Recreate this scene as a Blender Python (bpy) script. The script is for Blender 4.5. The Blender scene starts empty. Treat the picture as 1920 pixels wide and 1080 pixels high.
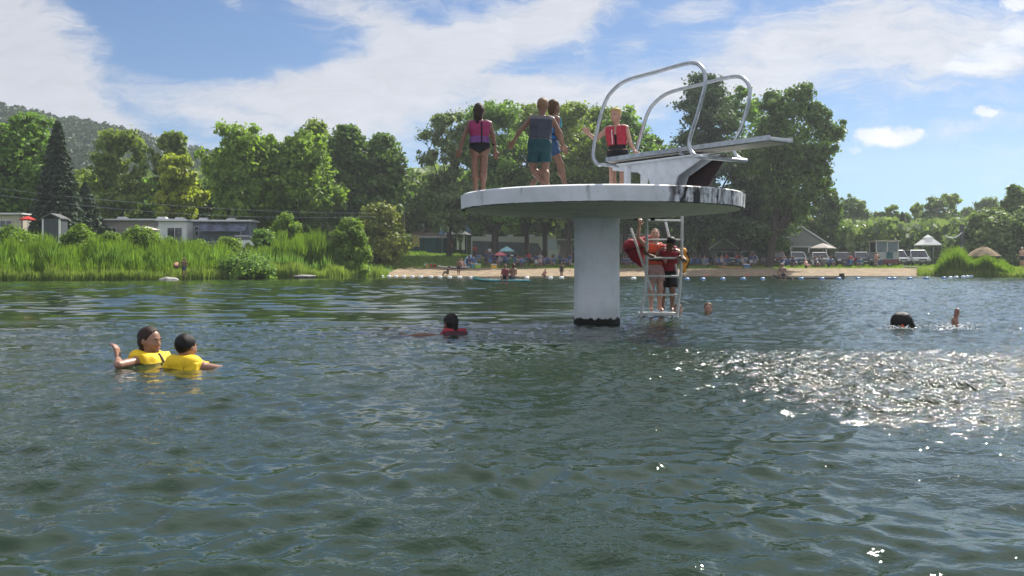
import bpy, math, random
import numpy as np
from mathutils import Vector, Matrix
R = math.radians
C = bpy.context.scene.collection
scene = bpy.context.scene

# ------------------------------------------------------------------ camera
EYE, F, HZ = 0.88, 1800.0, 500.0          # eye height, focal length and horizon row of the 1920 x 1080 photo
cd = bpy.data.cameras.new('camera'); cam = bpy.data.objects.new('camera', cd); C.objects.link(cam)
cam.location = (0, 0, EYE); cam.rotation_euler = (R(90), 0, 0)
cd.sensor_width = 36; cd.lens = 36 * F / 1920; cd.shift_y = (HZ - 540) / 1920
cd.clip_start = 0.05; cd.clip_end = 4000
scene.camera = cam
scene.render.resolution_x, scene.render.resolution_y = 1024, 576

# ------------------------------------------------------------------ sun, sky, exposure
SUN_AZ, SUN_EL = R(38), R(44)
sv = Vector((math.sin(SUN_AZ) * math.cos(SUN_EL), math.cos(SUN_AZ) * math.cos(SUN_EL), math.sin(SUN_EL)))
sl = bpy.data.lights.new('sun', 'SUN'); sl.energy = 5.0; sl.angle = R(0.53); sl.color = (1, .95, .86)
so = bpy.data.objects.new('sun', sl); C.objects.link(so); so.rotation_euler = (-sv).to_track_quat('-Z', 'Y').to_euler()
vs = scene.view_settings
scene.display_settings.display_device = 'sRGB'
vs.view_transform = 'Standard'; vs.look = 'None'; vs.gamma = 1; vs.exposure = 0.85; vs.use_curve_mapping = False

world = bpy.data.worlds.new('World'); scene.world = world; world.use_nodes = True
nt = world.node_tree; N = nt.nodes; L = nt.links; N.clear()
def nd(t, **kw):
    n = N.new(t)
    for k, v in kw.items(): setattr(n, k, v)
    return n
def setin(n, **kw):
    for k, v in kw.items(): n.inputs[k].default_value = v
def wire(a, b):
    L.new(a, b)
def mth(op, a, b=None, c=None, clamp=False):
    n = nd('ShaderNodeMath', operation=op, use_clamp=clamp)
    for i, x in enumerate((a, b, c)):
        if x is None: continue
        if isinstance(x, (int, float)): n.inputs[i].default_value = x
        else: wire(x, n.inputs[i])
    return n.outputs[0]
def smooth(x, lo, hi, a=0.0, b=1.0):
    n = nd('ShaderNodeMapRange', interpolation_type='SMOOTHSTEP')
    wire(x, n.inputs[0]); n.inputs[1].default_value = lo; n.inputs[2].default_value = hi
    n.inputs[3].default_value = a; n.inputs[4].default_value = b
    return n.outputs[0]
sky = nd('ShaderNodeTexSky', sky_type='NISHITA', sun_disc=False, sun_elevation=SUN_EL, sun_rotation=SUN_AZ)
sky.air_density = 1.0; sky.dust_density = 0.05; sky.ozone_density = 2.0; sky.altitude = 100
tc = nd('ShaderNodeTexCoord')
sep = nd('ShaderNodeSeparateXYZ'); wire(tc.outputs['Generated'], sep.inputs[0])
dx, dy, dz = sep.outputs
den = mth('MAXIMUM', mth('ADD', mth('ABSOLUTE', dy), mth('MULTIPLY', mth('MAXIMUM', dz, 0.0), .25)), 0.08)
u = mth('DIVIDE', dx, den); v = mth('DIVIDE', dz, den)      # cloud sheet coordinates, fixed to the compass
uv = nd('ShaderNodeCombineXYZ'); wire(u, uv.inputs[0]); wire(v, uv.inputs[1]); wire(mth('MULTIPLY', mth('SIGN', dy), 2.0), uv.inputs[2])
def noise_w(vec, scale, detail, rough, dist=0.0):
    n = nd('ShaderNodeTexNoise'); wire(vec, n.inputs['Vector'])
    setin(n, Scale=scale, Detail=detail, Roughness=rough, Distortion=dist)
    return n
wn = noise_w(uv.outputs[0], 4.5, 5, .6)
wsub = nd('ShaderNodeVectorMath', operation='SUBTRACT'); wire(wn.outputs['Color'], wsub.inputs[0]); wsub.inputs[1].default_value = (.5, .5, .5)
wsc = nd('ShaderNodeVectorMath', operation='MULTIPLY'); wire(wsub.outputs[0], wsc.inputs[0]); wsc.inputs[1].default_value = (.16, .07, 0)
wuv = nd('ShaderNodeVectorMath', operation='ADD'); wire(uv.outputs[0], wuv.inputs[0]); wire(wsc.outputs[0], wuv.inputs[1])
wsm = nd('ShaderNodeVectorMath', operation='MULTIPLY'); wire(wsub.outputs[0], wsm.inputs[0]); wsm.inputs[1].default_value = (.02, .012, 0)
n2 = noise_w(uv.outputs[0], 26, 5, .65)
w2 = nd('ShaderNodeVectorMath', operation='SUBTRACT'); wire(n2.outputs['Color'], w2.inputs[0]); w2.inputs[1].default_value = (.5, .5, .5)
w3 = nd('ShaderNodeVectorMath', operation='MULTIPLY'); wire(w2.outputs[0], w3.inputs[0]); w3.inputs[1].default_value = (.05, .028, 0)
suv = nd('ShaderNodeVectorMath', operation='ADD'); wire(uv.outputs[0], suv.inputs[0]); wire(w3.outputs[0], suv.inputs[1])
def puff(px, py, wx, wy, rot, amp, src, inner=0.0):
    m = nd('ShaderNodeMapping', vector_type='TEXTURE')
    m.inputs['Location'].default_value = ((px - 960) / F, (HZ - py) / F, 0)
    m.inputs['Rotation'].default_value = (0, 0, R(rot)); m.inputs['Scale'].default_value = (wx / F, wy / F, 1e4)
    wire(src.outputs[0], m.inputs[0])
    ln = nd('ShaderNodeVectorMath', operation='LENGTH'); wire(m.outputs[0], ln.inputs[0])
    return smooth(ln.outputs['Value'], 1.0, inner, 0.0, amp)
front = smooth(dy, 0.0, 0.15)
#SKYPUFFS
big = [(60, 130, 300, 130, -18, .95), (150, 215, 300, 95, -32, .8), (290, 265, 200, 60, -30, .9), (430, 245, 170, 45, -14, .55), (60, 30, 110, 60, -20, .3),
       (620, 205, 430, 90, -3, 1.0), (760, 150, 270, 80, 14, .8), (1000, 190, 330, 70, -6, .6), (700, 60, 280, 65, -25, .6),
       (1010, 60, 330, 85, 20, .72), (450, 25, 80, 22, -40, .3), (1500, 110, 520, 130, 14, .62), (1800, 130, 330, 120, 8, .5),
       (1250, 210, 260, 60, 10, .3), (1850, 250, 250, 30, 12, .3), (1300, 40, 200, 60, 30, .35), (640, 290, 260, 45, 0, .3), (360, -60, 160, 60, 0, -.2)]
tot = None
for b in big:
    p = puff(*b, wuv); tot = p if tot is None else mth('ADD', tot, p)
for b in [(330, 75, 260, 85, -22, -1.2), (470, 120, 200, 50, -5, -.8), (390, 235, 100, 26, -8, -.35), (890, 110, 80, 22, 0, -.3), (960, 155, 110, 24, 0, -.3), (1250, 115, 130, 60, 25, -.2)]:
    tot = mth('ADD', tot, puff(*b, wuv))
# streaky high cloud everywhere, also above and behind the camera
mp = nd('ShaderNodeMapping'); mp.inputs['Rotation'].default_value = (0, 0, R(-18)); mp.inputs['Scale'].default_value = (1, 3.2, 1)
wire(wuv.outputs[0], mp.inputs[0])
st = noise_w(mp.outputs[0], 5.0, 8, .62, .3)
fine = noise_w(wuv.outputs[0], 14, 6, .6)
streak = mth('SUBTRACT', st.outputs['Fac'], .5); fin = mth('SUBTRACT', fine.outputs['Fac'], .5)
back = smooth(st.outputs['Fac'], .28, .54, 0.35, .95)
high = smooth(v, .30, .55)
mp2 = nd('ShaderNodeMapping'); mp2.inputs['Rotation'].default_value = (0, 0, R(-24)); mp2.inputs['Scale'].default_value = (1, 4.5, 1); wire(wuv.outputs[0], mp2.inputs[0])
wisp = mth('SUBTRACT', noise_w(mp2.outputs[0], 16, 7, .68, .8).outputs['Fac'], .5)
fin = mth('ADD', fin, mth('MULTIPLY', wisp, 1.5))
cover = mth('ADD', mth('MULTIPLY', tot, 1.0), mth('ADD', mth('MULTIPLY', streak, 1.15), mth('MULTIPLY', fin, .55)))
cover = smooth(cover, -.04, .62)
mixb = nd('ShaderNodeMix', data_type='FLOAT'); wire(mth('MULTIPLY', front, mth('SUBTRACT', 1.0, high)), mixb.inputs[0]); wire(back, mixb.inputs[2]); wire(cover, mixb.inputs[3])
cover = mixb.outputs[0]
# small cumulus
cum = None
for b in [(1640, 268, 66, 25, 0, 1.), (1668, 264, 44, 22, 0, .9), (1610, 265, 34, 17, 0, .9), (1818, 219, 38, 16, 8, .9), (1848, 41, 42, 16, 4, .95), (1872, 86, 75, 32, 6, .85), (1800, 132, 85, 32, 10, .75), (1585, 290, 14, 6, 0, .4)]:
    p = mth('MULTIPLY', puff(*b, suv, .45), front); cum = p if cum is None else mth('MAXIMUM', cum, p)
cloudy = mth('MAXIMUM', cover, cum)
skc = nd('ShaderNodeVectorMath', operation='MULTIPLY'); wire(sky.outputs[0], skc.inputs[0]); skc.inputs[1].default_value = (.33, .595, .88)
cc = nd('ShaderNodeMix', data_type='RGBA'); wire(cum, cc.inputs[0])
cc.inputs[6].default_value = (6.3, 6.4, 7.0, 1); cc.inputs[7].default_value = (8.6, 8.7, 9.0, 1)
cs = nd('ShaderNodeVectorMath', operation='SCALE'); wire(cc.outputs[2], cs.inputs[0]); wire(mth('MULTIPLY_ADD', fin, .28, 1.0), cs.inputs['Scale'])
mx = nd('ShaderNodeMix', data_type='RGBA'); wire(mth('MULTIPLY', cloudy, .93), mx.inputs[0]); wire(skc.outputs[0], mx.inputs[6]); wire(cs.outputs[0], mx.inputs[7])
bk = nd('ShaderNodeVectorMath', operation='SCALE'); wire(mx.outputs[2], bk.inputs[0])      # unseen sky opposite the sun, brightened to fill the shaded sides
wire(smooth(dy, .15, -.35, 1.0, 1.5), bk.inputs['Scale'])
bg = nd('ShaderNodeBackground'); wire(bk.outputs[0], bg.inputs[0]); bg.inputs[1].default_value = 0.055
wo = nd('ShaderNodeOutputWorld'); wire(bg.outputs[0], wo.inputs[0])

try:
    scene.cycles.use_denoising = True
    scene.cycles.max_bounces = 6; scene.cycles.transparent_max_bounces = 4
    scene.cycles.caustics_reflective = True; scene.cycles.blur_glossy = .6; scene.cycles.caustics_refractive = False
    scene.cycles.sample_clamp_indirect = 4
except Exception: pass

# ------------------------------------------------------------------ helpers
def X(px, d): return (px - 960) / F * d
def Z(py, d): return EYE + (HZ - py) / F * d
def PT(px, py, d): return (X(px, d), d, Z(py, d))

def mat(name, col, rough=.6, spec=.4, metal=0, var=.15, scale=6, bump=0, col2=None, trans=0, stretch=None, coat=0):
    """procedural material: base colour broken up by noise between col and col2"""
    m = bpy.data.materials.new(name); m.use_nodes = True
    t = m.node_tree; b = t.nodes['Principled BSDF']
    b.inputs['Roughness'].default_value = rough; b.inputs['Specular IOR Level'].default_value = spec
    b.inputs['Metallic'].default_value = metal
    if coat: b.inputs['Coat Weight'].default_value = coat
    n = t.nodes.new('ShaderNodeTexNoise'); n.inputs['Scale'].default_value = scale; n.inputs['Detail'].default_value = 5
    co = t.nodes.new('ShaderNodeTexCoord')
    if stretch:
        mpp = t.nodes.new('ShaderNodeMapping'); mpp.inputs['Scale'].default_value = stretch
        t.links.new(co.outputs['Object'], mpp.inputs[0]); t.links.new(mpp.outputs[0], n.inputs['Vector'])
    else: t.links.new(co.outputs['Object'], n.inputs['Vector'])
    r = t.nodes.new('ShaderNodeValToRGB')
    c1 = tuple(max(0, x * (1 - var)) for x in col); c2 = col2 or tuple(min(1, x * (1 + var)) for x in col)
    r.color_ramp.elements[0].position = .35; r.color_ramp.elements[1].position = .65
    r.color_ramp.elements[0].color = (*c1, 1); r.color_ramp.elements[1].color = (*c2, 1)
    t.links.new(n.outputs['Fac'], r.inputs[0]); t.links.new(r.outputs[0], b.inputs['Base Color'])
    if bump:
        bp = t.nodes.new('ShaderNodeBump'); bp.inputs['Strength'].default_value = bump; bp.inputs['Distance'].default_value = .02
        t.links.new(n.outputs['Fac'], bp.inputs['Height']); t.links.new(bp.outputs[0], b.inputs['Normal'])
    return m

def leafmat(name, c1, c2, trans=.4, rough=.55):
    m = bpy.data.materials.new(name); m.use_nodes = True
    t = m.node_tree; b = t.nodes['Principled BSDF']; out = t.nodes['Material Output']
    g = t.nodes.new('ShaderNodeNewGeometry')
    no = t.nodes.new('ShaderNodeTexNoise'); no.inputs['Scale'].default_value = .45; no.inputs['Detail'].default_value = 3
    co = t.nodes.new('ShaderNodeTexCoord'); t.links.new(co.outputs['Object'], no.inputs['Vector'])
    ad = t.nodes.new('ShaderNodeMath'); ad.operation = 'MULTIPLY_ADD'; t.links.new(g.outputs['Random Per Island'], ad.inputs[0]); ad.inputs[1].default_value = .55
    sb = t.nodes.new('ShaderNodeMath'); sb.operation = 'MULTIPLY_ADD'; t.links.new(no.outputs['Fac'], sb.inputs[0]); sb.inputs[1].default_value = 1.2; sb.inputs[2].default_value = -.38
    t.links.new(sb.outputs[0], ad.inputs[2])
    r = t.nodes.new('ShaderNodeValToRGB'); r.color_ramp.elements[0].color = (*c1, 1); r.color_ramp.elements[1].color = (*c2, 1)
    t.links.new(ad.outputs[0], r.inputs[0]); t.links.new(r.outputs[0], b.inputs['Base Color'])
    b.inputs['Roughness'].default_value = rough; b.inputs['Specular IOR Level'].default_value = .22
    tr = t.nodes.new('ShaderNodeBsdfTranslucent')
    mu = t.nodes.new('ShaderNodeVectorMath'); mu.operation = 'MULTIPLY'; mu.inputs[1].default_value = (1.4, 1.55, .75)
    t.links.new(r.outputs[0], mu.inputs[0]); t.links.new(mu.outputs[0], tr.inputs[0])
    ms = t.nodes.new('ShaderNodeMixShader'); ms.inputs[0].default_value = trans
    t.links.new(b.outputs[0], ms.inputs[1]); t.links.new(tr.outputs[0], ms.inputs[2]); t.links.new(ms.outputs[0], out.inputs[0])
    return m

def mesh_np(name, V, Q, smooth=False, tri=False):
    """mesh from numpy vertices and quads (or triangles)"""
    V = np.asarray(V, np.float32); Q = np.asarray(Q, np.int32); k = Q.shape[1]
    me = bpy.data.meshes.new(name); me.vertices.add(len(V)); me.vertices.foreach_set('co', V.ravel())
    me.loops.add(Q.size); me.loops.foreach_set('vertex_index', Q.ravel())
    me.polygons.add(len(Q)); me.polygons.foreach_set('loop_start', np.arange(0, Q.size, k, dtype=np.int32))
    if smooth: me.polygons.foreach_set('use_smooth', np.ones(len(Q), bool))
    me.update(calc_edges=True)
    return me
def link(name, me, m, parent=None, loc=None, rz=0):
    o = bpy.data.objects.new(name, me); C.objects.link(o)
    if m is not None:
        for q in (m if isinstance(m, (list, tuple)) else [m]): me.materials.append(q)
    if parent is not None: o.parent = parent
    if loc is not None: o.location = loc
    if rz: o.rotation_euler = (0, 0, rz)
    return o
def tag(o, label=None, cat=None, group=None, kind=None):
    if label: o['label'] = label
    if cat: o['category'] = cat
    if group: o['group'] = group
    if kind: o['kind'] = kind
    return o
def thing(name, label, cat, loc=(0, 0, 0), rz=0, group=None):
    o = bpy.data.objects.new(name, None); C.objects.link(o); o.location = loc; o.rotation_euler = (0, 0, rz); o.empty_display_size = .2
    return tag(o, label, cat, group)

class MB:
    def __init__(s): s.v = []; s.f = []
    def add(s, vs, fs):
        n = len(s.v); s.v += [tuple(map(float, p)) for p in vs]; s.f += [tuple(i + n for i in f) for f in fs]; return s
    def box(s, c, d, rz=0, M=None):
        x, y, z = d[0] / 2, d[1] / 2, d[2] / 2
        P = [Vector((a * x, b * y, e * z)) for e in (-1, 1) for a, b in ((-1, -1), (1, -1), (1, 1), (-1, 1))]
        Q = M or Matrix.Rotation(rz, 3, 'Z')
        return s.add([Q @ p + Vector(c) for p in P], [(3, 2, 1, 0), (4, 5, 6, 7), (0, 1, 5, 4), (1, 2, 6, 5), (2, 3, 7, 6), (3, 0, 4, 7)])
    def tube(s, pts, r, n=8, cap=True):
        pts = [Vector(p) for p in pts]; rs = r if isinstance(r, (list, tuple)) else [r] * len(pts)
        t0 = (pts[1] - pts[0]).normalized(); nrm = t0.orthogonal().normalized(); vs = []; fs = []
        for i, p in enumerate(pts):
            t = ((pts[min(i + 1, len(pts) - 1)] - pts[max(i - 1, 0)])).normalized()
            nrm = (nrm - t * nrm.dot(t)).normalized(); b = t.cross(nrm)
            vs += [p + (nrm * math.cos(a) + b * math.sin(a)) * rs[i] for a in [2 * math.pi * k / n for k in range(n)]]
        for i in range(len(pts) - 1):
            for k in range(n):
                k2 = (k + 1) % n; fs.append((i * n + k, i * n + k2, (i + 1) * n + k2, (i + 1) * n + k))
        if cap: fs += [tuple(range(n - 1, -1, -1)), tuple((len(pts) - 1) * n + k for k in range(n))]
        return s.add(vs, fs)
    def lathe(s, prof, n=32, c=(0, 0, 0), cap=True):
        vs = []; fs = []; m = len(prof)
        for r, z in prof: vs += [(c[0] + r * math.cos(2 * math.pi * k / n), c[1] + r * math.sin(2 * math.pi * k / n), c[2] + z) for k in range(n)]
        for i in range(m - 1):
            for k in range(n):
                k2 = (k + 1) % n; fs.append((i * n + k, i * n + k2, (i + 1) * n + k2, (i + 1) * n + k))
        if cap: fs += [tuple(range(n - 1, -1, -1)), tuple((m - 1) * n + k for k in range(n))]
        return s.add(vs, fs)
    def prism(s, poly, fn, a, b):
        """poly: 2-D outline, fn(p, q, w) -> 3-D, extruded from w=a to w=b"""
        n = len(poly); vs = [fn(p, q, a) for p, q in poly] + [fn(p, q, b) for p, q in poly]
        fs = [tuple(range(n - 1, -1, -1)), tuple(range(n, 2 * n))] + [(i, (i + 1) % n, n + (i + 1) % n, n + i) for i in range(n)]
        return s.add(vs, fs)
    def ball(s, c, r, nu=12, nv=8):
        r = r if isinstance(r, (list, tuple)) else (r, r, r); vs = []; fs = []
        for j in range(1, nv):
            a = math.pi * j / nv
            vs += [(c[0] + r[0] * math.sin(a) * math.cos(2 * math.pi * k / nu), c[1] + r[1] * math.sin(a) * math.sin(2 * math.pi * k / nu), c[2] + r[2] * math.cos(a)) for k in range(nu)]
        for j in range(nv - 2):
            for k in range(nu): k2 = (k + 1) % nu; fs.append((j * nu + k, (j + 1) * nu + k, (j + 1) * nu + k2, j * nu + k2))
        t = len(vs); vs += [(c[0], c[1], c[2] + r[2]), (c[0], c[1], c[2] - r[2])]
        for k in range(nu): k2 = (k + 1) % nu; fs += [(t, k, k2), (t + 1, (nv - 2) * nu + k2, (nv - 2) * nu + k)]
        return s.add(vs, fs)
    def build(s, name, m, parent=None, smooth=False, bevel=0, loc=None, rz=0):
        import bmesh
        me = bpy.data.meshes.new(name); me.from_pydata(s.v, [], s.f)
        bm = bmesh.new(); bm.from_mesh(me); bmesh.ops.recalc_face_normals(bm, faces=bm.faces)
        if bevel: bmesh.ops.bevel(bm, geom=[e for e in bm.edges if e.is_manifold and e.calc_face_angle() > .5], offset=bevel, segments=2, affect='EDGES', clamp_overlap=True)
        if smooth:
            for f in bm.faces: f.smooth = True
            for e in bm.edges:
                if e.is_manifold and e.calc_face_angle() > .7: e.smooth = False
        bm.to_mesh(me); bm.free()
        return link(name, me, m, parent, loc, rz)

# numpy value noise
_rs = np.random.RandomState(7); _tab = _rs.rand(256, 256).astype(np.float32)
def vnoise(x, y):
    xi = np.floor(x).astype(int); yi = np.floor(y).astype(int); fx = x - xi; fy = y - yi
    fx = fx * fx * (3 - 2 * fx); fy = fy * fy * (3 - 2 * fy)
    a = _tab[xi & 255, yi & 255]; b = _tab[(xi + 1) & 255, yi & 255]; c = _tab[xi & 255, (yi + 1) & 255]; d = _tab[(xi + 1) & 255, (yi + 1) & 255]
    return a + (b - a) * fx + (c - a) * fy + (a - b - c + d) * fx * fy
def fbm(x, y, o=4):
    s = 0; a = .5
    for i in range(o): s = s + a * vnoise(x + 17.3 * i, y - 9.1 * i); x = x * 2.03; y = y * 2.03; a *= .5
    return s
def sstep(a, b, x):
    t = np.clip((x - a) / (b - a), 0, 1); return t * t * (3 - 2 * t)
# ------------------------------------------------------------------ terrain, beach, water
SH = np.array([[-1400, 40], [-600, 52], [0, 59], [300, 63], [500, 71], [620, 75], [715, 82], [770, 88], [1000, 88], [1280, 88], [1500, 92], [1730, 93], [1775, 83], [1900, 80], [2600, 70], [3600, 50]], float)
def shore(px): return np.interp(px, SH[:, 0], SH[:, 1])
def plateau(px): return np.interp(px, [600, 860, 960, 1010], [2.6, 2.35, 1.2, 1.0])
def gz(x, y):
    x = np.asarray(x, float); y = np.asarray(y, float)
    px = 960 + F * x / np.maximum(y, 8); t = y - shore(px)
    t = np.where(y < 8, -50, t)
    z = np.where(t < 0, np.maximum(-1.6, .08 * t), .062 * np.minimum(t, 10))
    z = z + (plateau(px) - .62) * sstep(8, 29, t) + np.where(px < 900, .012, .003) * np.maximum(t - 34, 0)
    return z
def G(px, d): return float(gz(X(px, d), d))
MAT = {}
MAT['grass'] = mat('lawn_grass', (.075, .14, .022), .9, .1, var=.35, scale=.9, bump=.3, col2=(.13, .19, .03))
MAT['sand'] = mat('beach_sand', (.225, .172, .115), .95, .1, var=.25, scale=1.7, bump=.6, col2=(.32, .25, .17))
ys = np.concatenate([np.linspace(-80, 50, 14), np.linspace(52, 150, 120), np.linspace(155, 420, 40), np.geomspace(450, 1050, 12)])
xs = np.concatenate([-np.geomspace(1150, 120, 18), np.linspace(-115, 115, 140), np.geomspace(120, 1150, 18)])
GX, GY = np.meshgrid(xs, ys); GZ = gz(GX, GY) + .12 * (fbm(GX * .3, GY * .3) - .5) * (GY > 40)
nx, ny = len(xs), len(ys); idx = np.arange(nx * ny).reshape(ny, nx)
Q = np.stack([idx[:-1, :-1], idx[:-1, 1:], idx[1:, 1:], idx[1:, :-1]], -1).reshape(-1, 4)
tag(link('ground', mesh_np('ground', np.stack([GX, GY, GZ], -1).reshape(-1, 3), Q, True), MAT['grass']), 'grassy lake bank rising gently behind the beach', kind='structure')
# sand sheet following the shoreline
pc = np.linspace(705, 1790, 260); tt = np.linspace(-6, 13, 40)
PC, TT = np.meshgrid(pc, tt)
edge = (TT > 8) * (fbm(PC * .05, TT * .2) - .5) * 4
D = shore(PC) + TT + edge
wid = np.minimum(sstep(705, 760, PC), 1 - sstep(1740, 1790, PC))
D = shore(PC) + (TT + edge + 6) * (.25 + .75 * wid) - 6
SX = X(PC, D); SZ = gz(SX, D) + .075 + .05 * (fbm(SX * 1.2, D * 1.2) - .5) - .22 * (TT > 12.4) - .1 * (PC < 712)
idx = np.arange(PC.size).reshape(PC.shape)
Q = np.stack([idx[:-1, :-1], idx[:-1, 1:], idx[1:, 1:], idx[1:, :-1]], -1).reshape(-1, 4)
tag(link('beach', mesh_np('beach', np.stack([SX, D, SZ], -1).reshape(-1, 3), Q, True), MAT['sand']), 'strip of tan sand between water and lawn', kind='structure')

# water: real wave relief, finer where the lake is near
rs = np.random.RandomState(11)
SWELL, CHOP = [], []
for i in range(36):
    lam = math.exp(rs.uniform(math.log(.38), math.log(1.7))); th = R(-84) + rs.normal(0, R(20))
    SWELL.append((2 * math.pi / lam, math.cos(th), math.sin(th), rs.uniform(0, 6.283), .0165 * lam / (2 * math.pi)))
for i in range(54):
    lam = math.exp(rs.uniform(math.log(.11), math.log(.42))); th = R(-78) + rs.normal(0, R(48))
    CHOP.append((2 * math.pi / lam, math.cos(th), math.sin(th), rs.uniform(0, 6.283), .0165 * lam / (2 * math.pi), rs.uniform(.5, 1.5)))
RINGS = [(X(262, 8.5), 8.6, .010), (X(347, 8.5), 8.3, .010), (X(835, 12.3), 12.4, .012), (X(1690, 13.6), 13.6, .018), (X(1787, 13.4), 13.4, .02), (X(1272, 17.5), 17.5, .01), (1.28, 14.5, .008), (2.57, 16.4, .012)]
def wave_z(x, y):
    w1 = fbm(x * .9 + 5, y * .9, 3) * 5.0; w2 = fbm(x * .35 - 40, y * .35 + 9, 3) * 7.0
    patch = .55 + .95 * fbm(x * .16 + 3, y * .10 + 8, 3)
    wob = fbm(x * .25 + 11, y * .12, 3) - .47
    rough = np.exp(-(((x - 3.2 - .05 * (y - 7)) / 2.3) ** 4 + ((y - 7.6 + wob) / 1.9) ** 4))     # gust-ruffled patch on the right
    shel = 1 - .9 * sstep(11.5, 15.5, y + 6 * wob) * (1 - sstep(-.02, .13, x / np.maximum(y, 1) + .25 * wob))   # sheltered by the left bank
    calm = 1 - .55 * np.exp(-(((x + 3.1) / 1.6) ** 2 + ((y - 7.9) / 2.2) ** 2))
    calm = calm * (1 - .42 * sstep(.9, 2.0, x) * (1 - sstep(3.6, 5.6, y)))
    chop = 2.05 * calm * shel * (.45 + 1.1 * fbm(x * .3 - 7, y * .18 + 30, 3)) * (1 - .5 * sstep(40, 70, y)) + 3.0 * rough
    swell = patch * (1 - .5 * sstep(45, 80, y)) * (.66 + .34 * sstep(9, 18, y))
    z = 0
    for k, cx, cy, ph, a in SWELL:
        s = np.sin(k * (x * cx + y * cy) + ph + w2); z = z + swell * a * (s + .25 * s * s)
    for k, cx, cy, ph, a, wf in CHOP:
        s = np.sin(k * (x * cx + y * cy) + ph + wf * w1); z = z + chop * a * (s + .3 * s * s)
    for rx, ry, a in RINGS:
        r = np.hypot(x - rx, y - ry); z = z + a * np.exp(-r / .9) * np.sin(r * 17) * np.clip(r * 4, 0, 1)
    return z
rr = [0.4]
while rr[-1] < 420:
    r = rr[-1]; rr.append(r + (.05 if r < 2.2 else .022 + max(0, r - 3) * .0042 if r < 28 else .135 if r < 96 else (r - 90) * .25))
rr = np.array(rr)
an = np.concatenate([np.linspace(-180, -41, 70)[:-1], np.linspace(-41, -32, 40)[:-1], np.linspace(-32, 32, 840), np.linspace(32, 41, 40)[1:], np.linspace(41, 180, 70)[1:-1]]) * math.pi / 180
RRg, ANg = np.meshgrid(rr, an, indexing='ij')
WX = RRg * np.sin(ANg); WY = RRg * np.cos(ANg)
WZ = np.zeros_like(WX); mk = RRg < 100; WZ[mk] = wave_z(WX[mk], WY[mk])
n1, n2_ = WX.shape; idx = np.arange(n1 * n2_).reshape(n1, n2_); nxt = np.roll(idx, -1, 1)
Q = np.stack([idx[:-1], idx[1:], nxt[1:], nxt[:-1]], -1).reshape(-1, 4)[:, ::-1]
wv = np.stack([WX, WY, WZ], -1).reshape(-1, 3)
wm = bpy.data.materials.new('lake_water'); wm.use_nodes = True
t = wm.node_tree; b = t.nodes['Principled BSDF']
b.inputs['IOR'].default_value = 1.333; b.inputs['Roughness'].default_value = .03
b.inputs['Specular IOR Level'].default_value = .5
co = t.nodes.new('ShaderNodeTexCoord')
no = t.nodes.new('ShaderNodeTexNoise'); no.inputs['Scale'].default_value = .35; no.inputs['Detail'].default_value = 3
t.links.new(co.outputs['Object'], no.inputs['Vector'])
r = t.nodes.new('ShaderNodeValToRGB'); r.color_ramp.elements[0].color = (.010, .023, .012, 1); r.color_ramp.elements[1].color = (.017, .033, .019, 1)
t.links.new(no.outputs['Fac'], r.inputs[0]); t.links.new(r.outputs[0], b.inputs['Base Color'])
def wmath(op, p, q=None):
    n = t.nodes.new('ShaderNodeMath'); n.operation = op
    for i, x in enumerate((p, q)):
        if x is None: continue
        if isinstance(x, (int, float)): n.inputs[i].default_value = x
        else: t.links.new(x, n.inputs[i])
    return n.outputs[0]
def wss(x, lo, hi, p=0., q=1.):
    n = t.nodes.new('ShaderNodeMapRange'); n.interpolation_type = 'SMOOTHSTEP'; t.links.new(x, n.inputs[0])
    for i, c_ in enumerate((lo, hi, p, q)): n.inputs[i + 1].default_value = c_
    return n.outputs[0]
def wnoise(sc, det, dist=0, st=(1, 1, 1)):
    q = t.nodes.new('ShaderNodeTexNoise'); q.inputs['Scale'].default_value = sc; q.inputs['Detail'].default_value = det; q.inputs['Distortion'].default_value = dist
    mpp = t.nodes.new('ShaderNodeMapping'); mpp.inputs['Scale'].default_value = st; t.links.new(co.outputs['Object'], mpp.inputs[0]); t.links.new(mpp.outputs[0], q.inputs['Vector']); return q.outputs['Fac']
sp_ = t.nodes.new('ShaderNodeSeparateXYZ'); t.links.new(co.outputs['Object'], sp_.inputs[0])
wn1 = wmath('SUBTRACT', wnoise(.5, 4), .5)
wx = wmath('ADD', sp_.outputs[0], wmath('MULTIPLY', wn1, 3.0)); wy = wmath('ADD', sp_.outputs[1], wmath('MULTIPLY', wn1, 2.4))
gust = wmath('MULTIPLY', wss(wx, .4, 2.8), wmath('MULTIPLY', wss(wy, 4.6, 6.6), wss(wy, 8.4, 11.2, 1., 0.)))     # wind-ruffled patch
gust = wmath('MULTIPLY', gust, wss(wnoise(1.3, 4), .30, .52, .35, 1.))
open_ = wmath('MULTIPLY', wss(wx, -1.5, 3.5), wss(wy, 9, 13))                                              # breeze on the open right side
amp = wmath('ADD', wmath('ADD', wmath('MULTIPLY', wss(wnoise(.55, 4), .40, .60, .10, .50), wmath('MAXIMUM', wss(wy, 12, 17, 1., .12), wss(wx, 0, 4))), wmath('MULTIPLY', gust, 2.0)), wmath('MULTIPLY', open_, .22))
t.links.new(wmath('ADD', .035, wmath('MULTIPLY', gust, .075)), b.inputs['Roughness'])
hgt = wmath('ADD', wmath('MULTIPLY', wnoise(11, 3, .6, (.8, 1.25, 1)), .014), wmath('MULTIPLY', wnoise(26, 2, .4), .017))
hb = t.nodes.new('ShaderNodeBump'); hb.inputs['Strength'].default_value = 1; hb.inputs['Distance'].default_value = 1
t.links.new(wmath('MULTIPLY', hgt, amp), hb.inputs['Height'])
t.links.new(hb.outputs[0], b.inputs['Normal'])
tag(link('lake', mesh_np('lake', wv, Q, True), wm), 'rippled dark green lake water', kind='structure')
del wv, WX, WY, WZ, RRg, ANg

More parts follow.
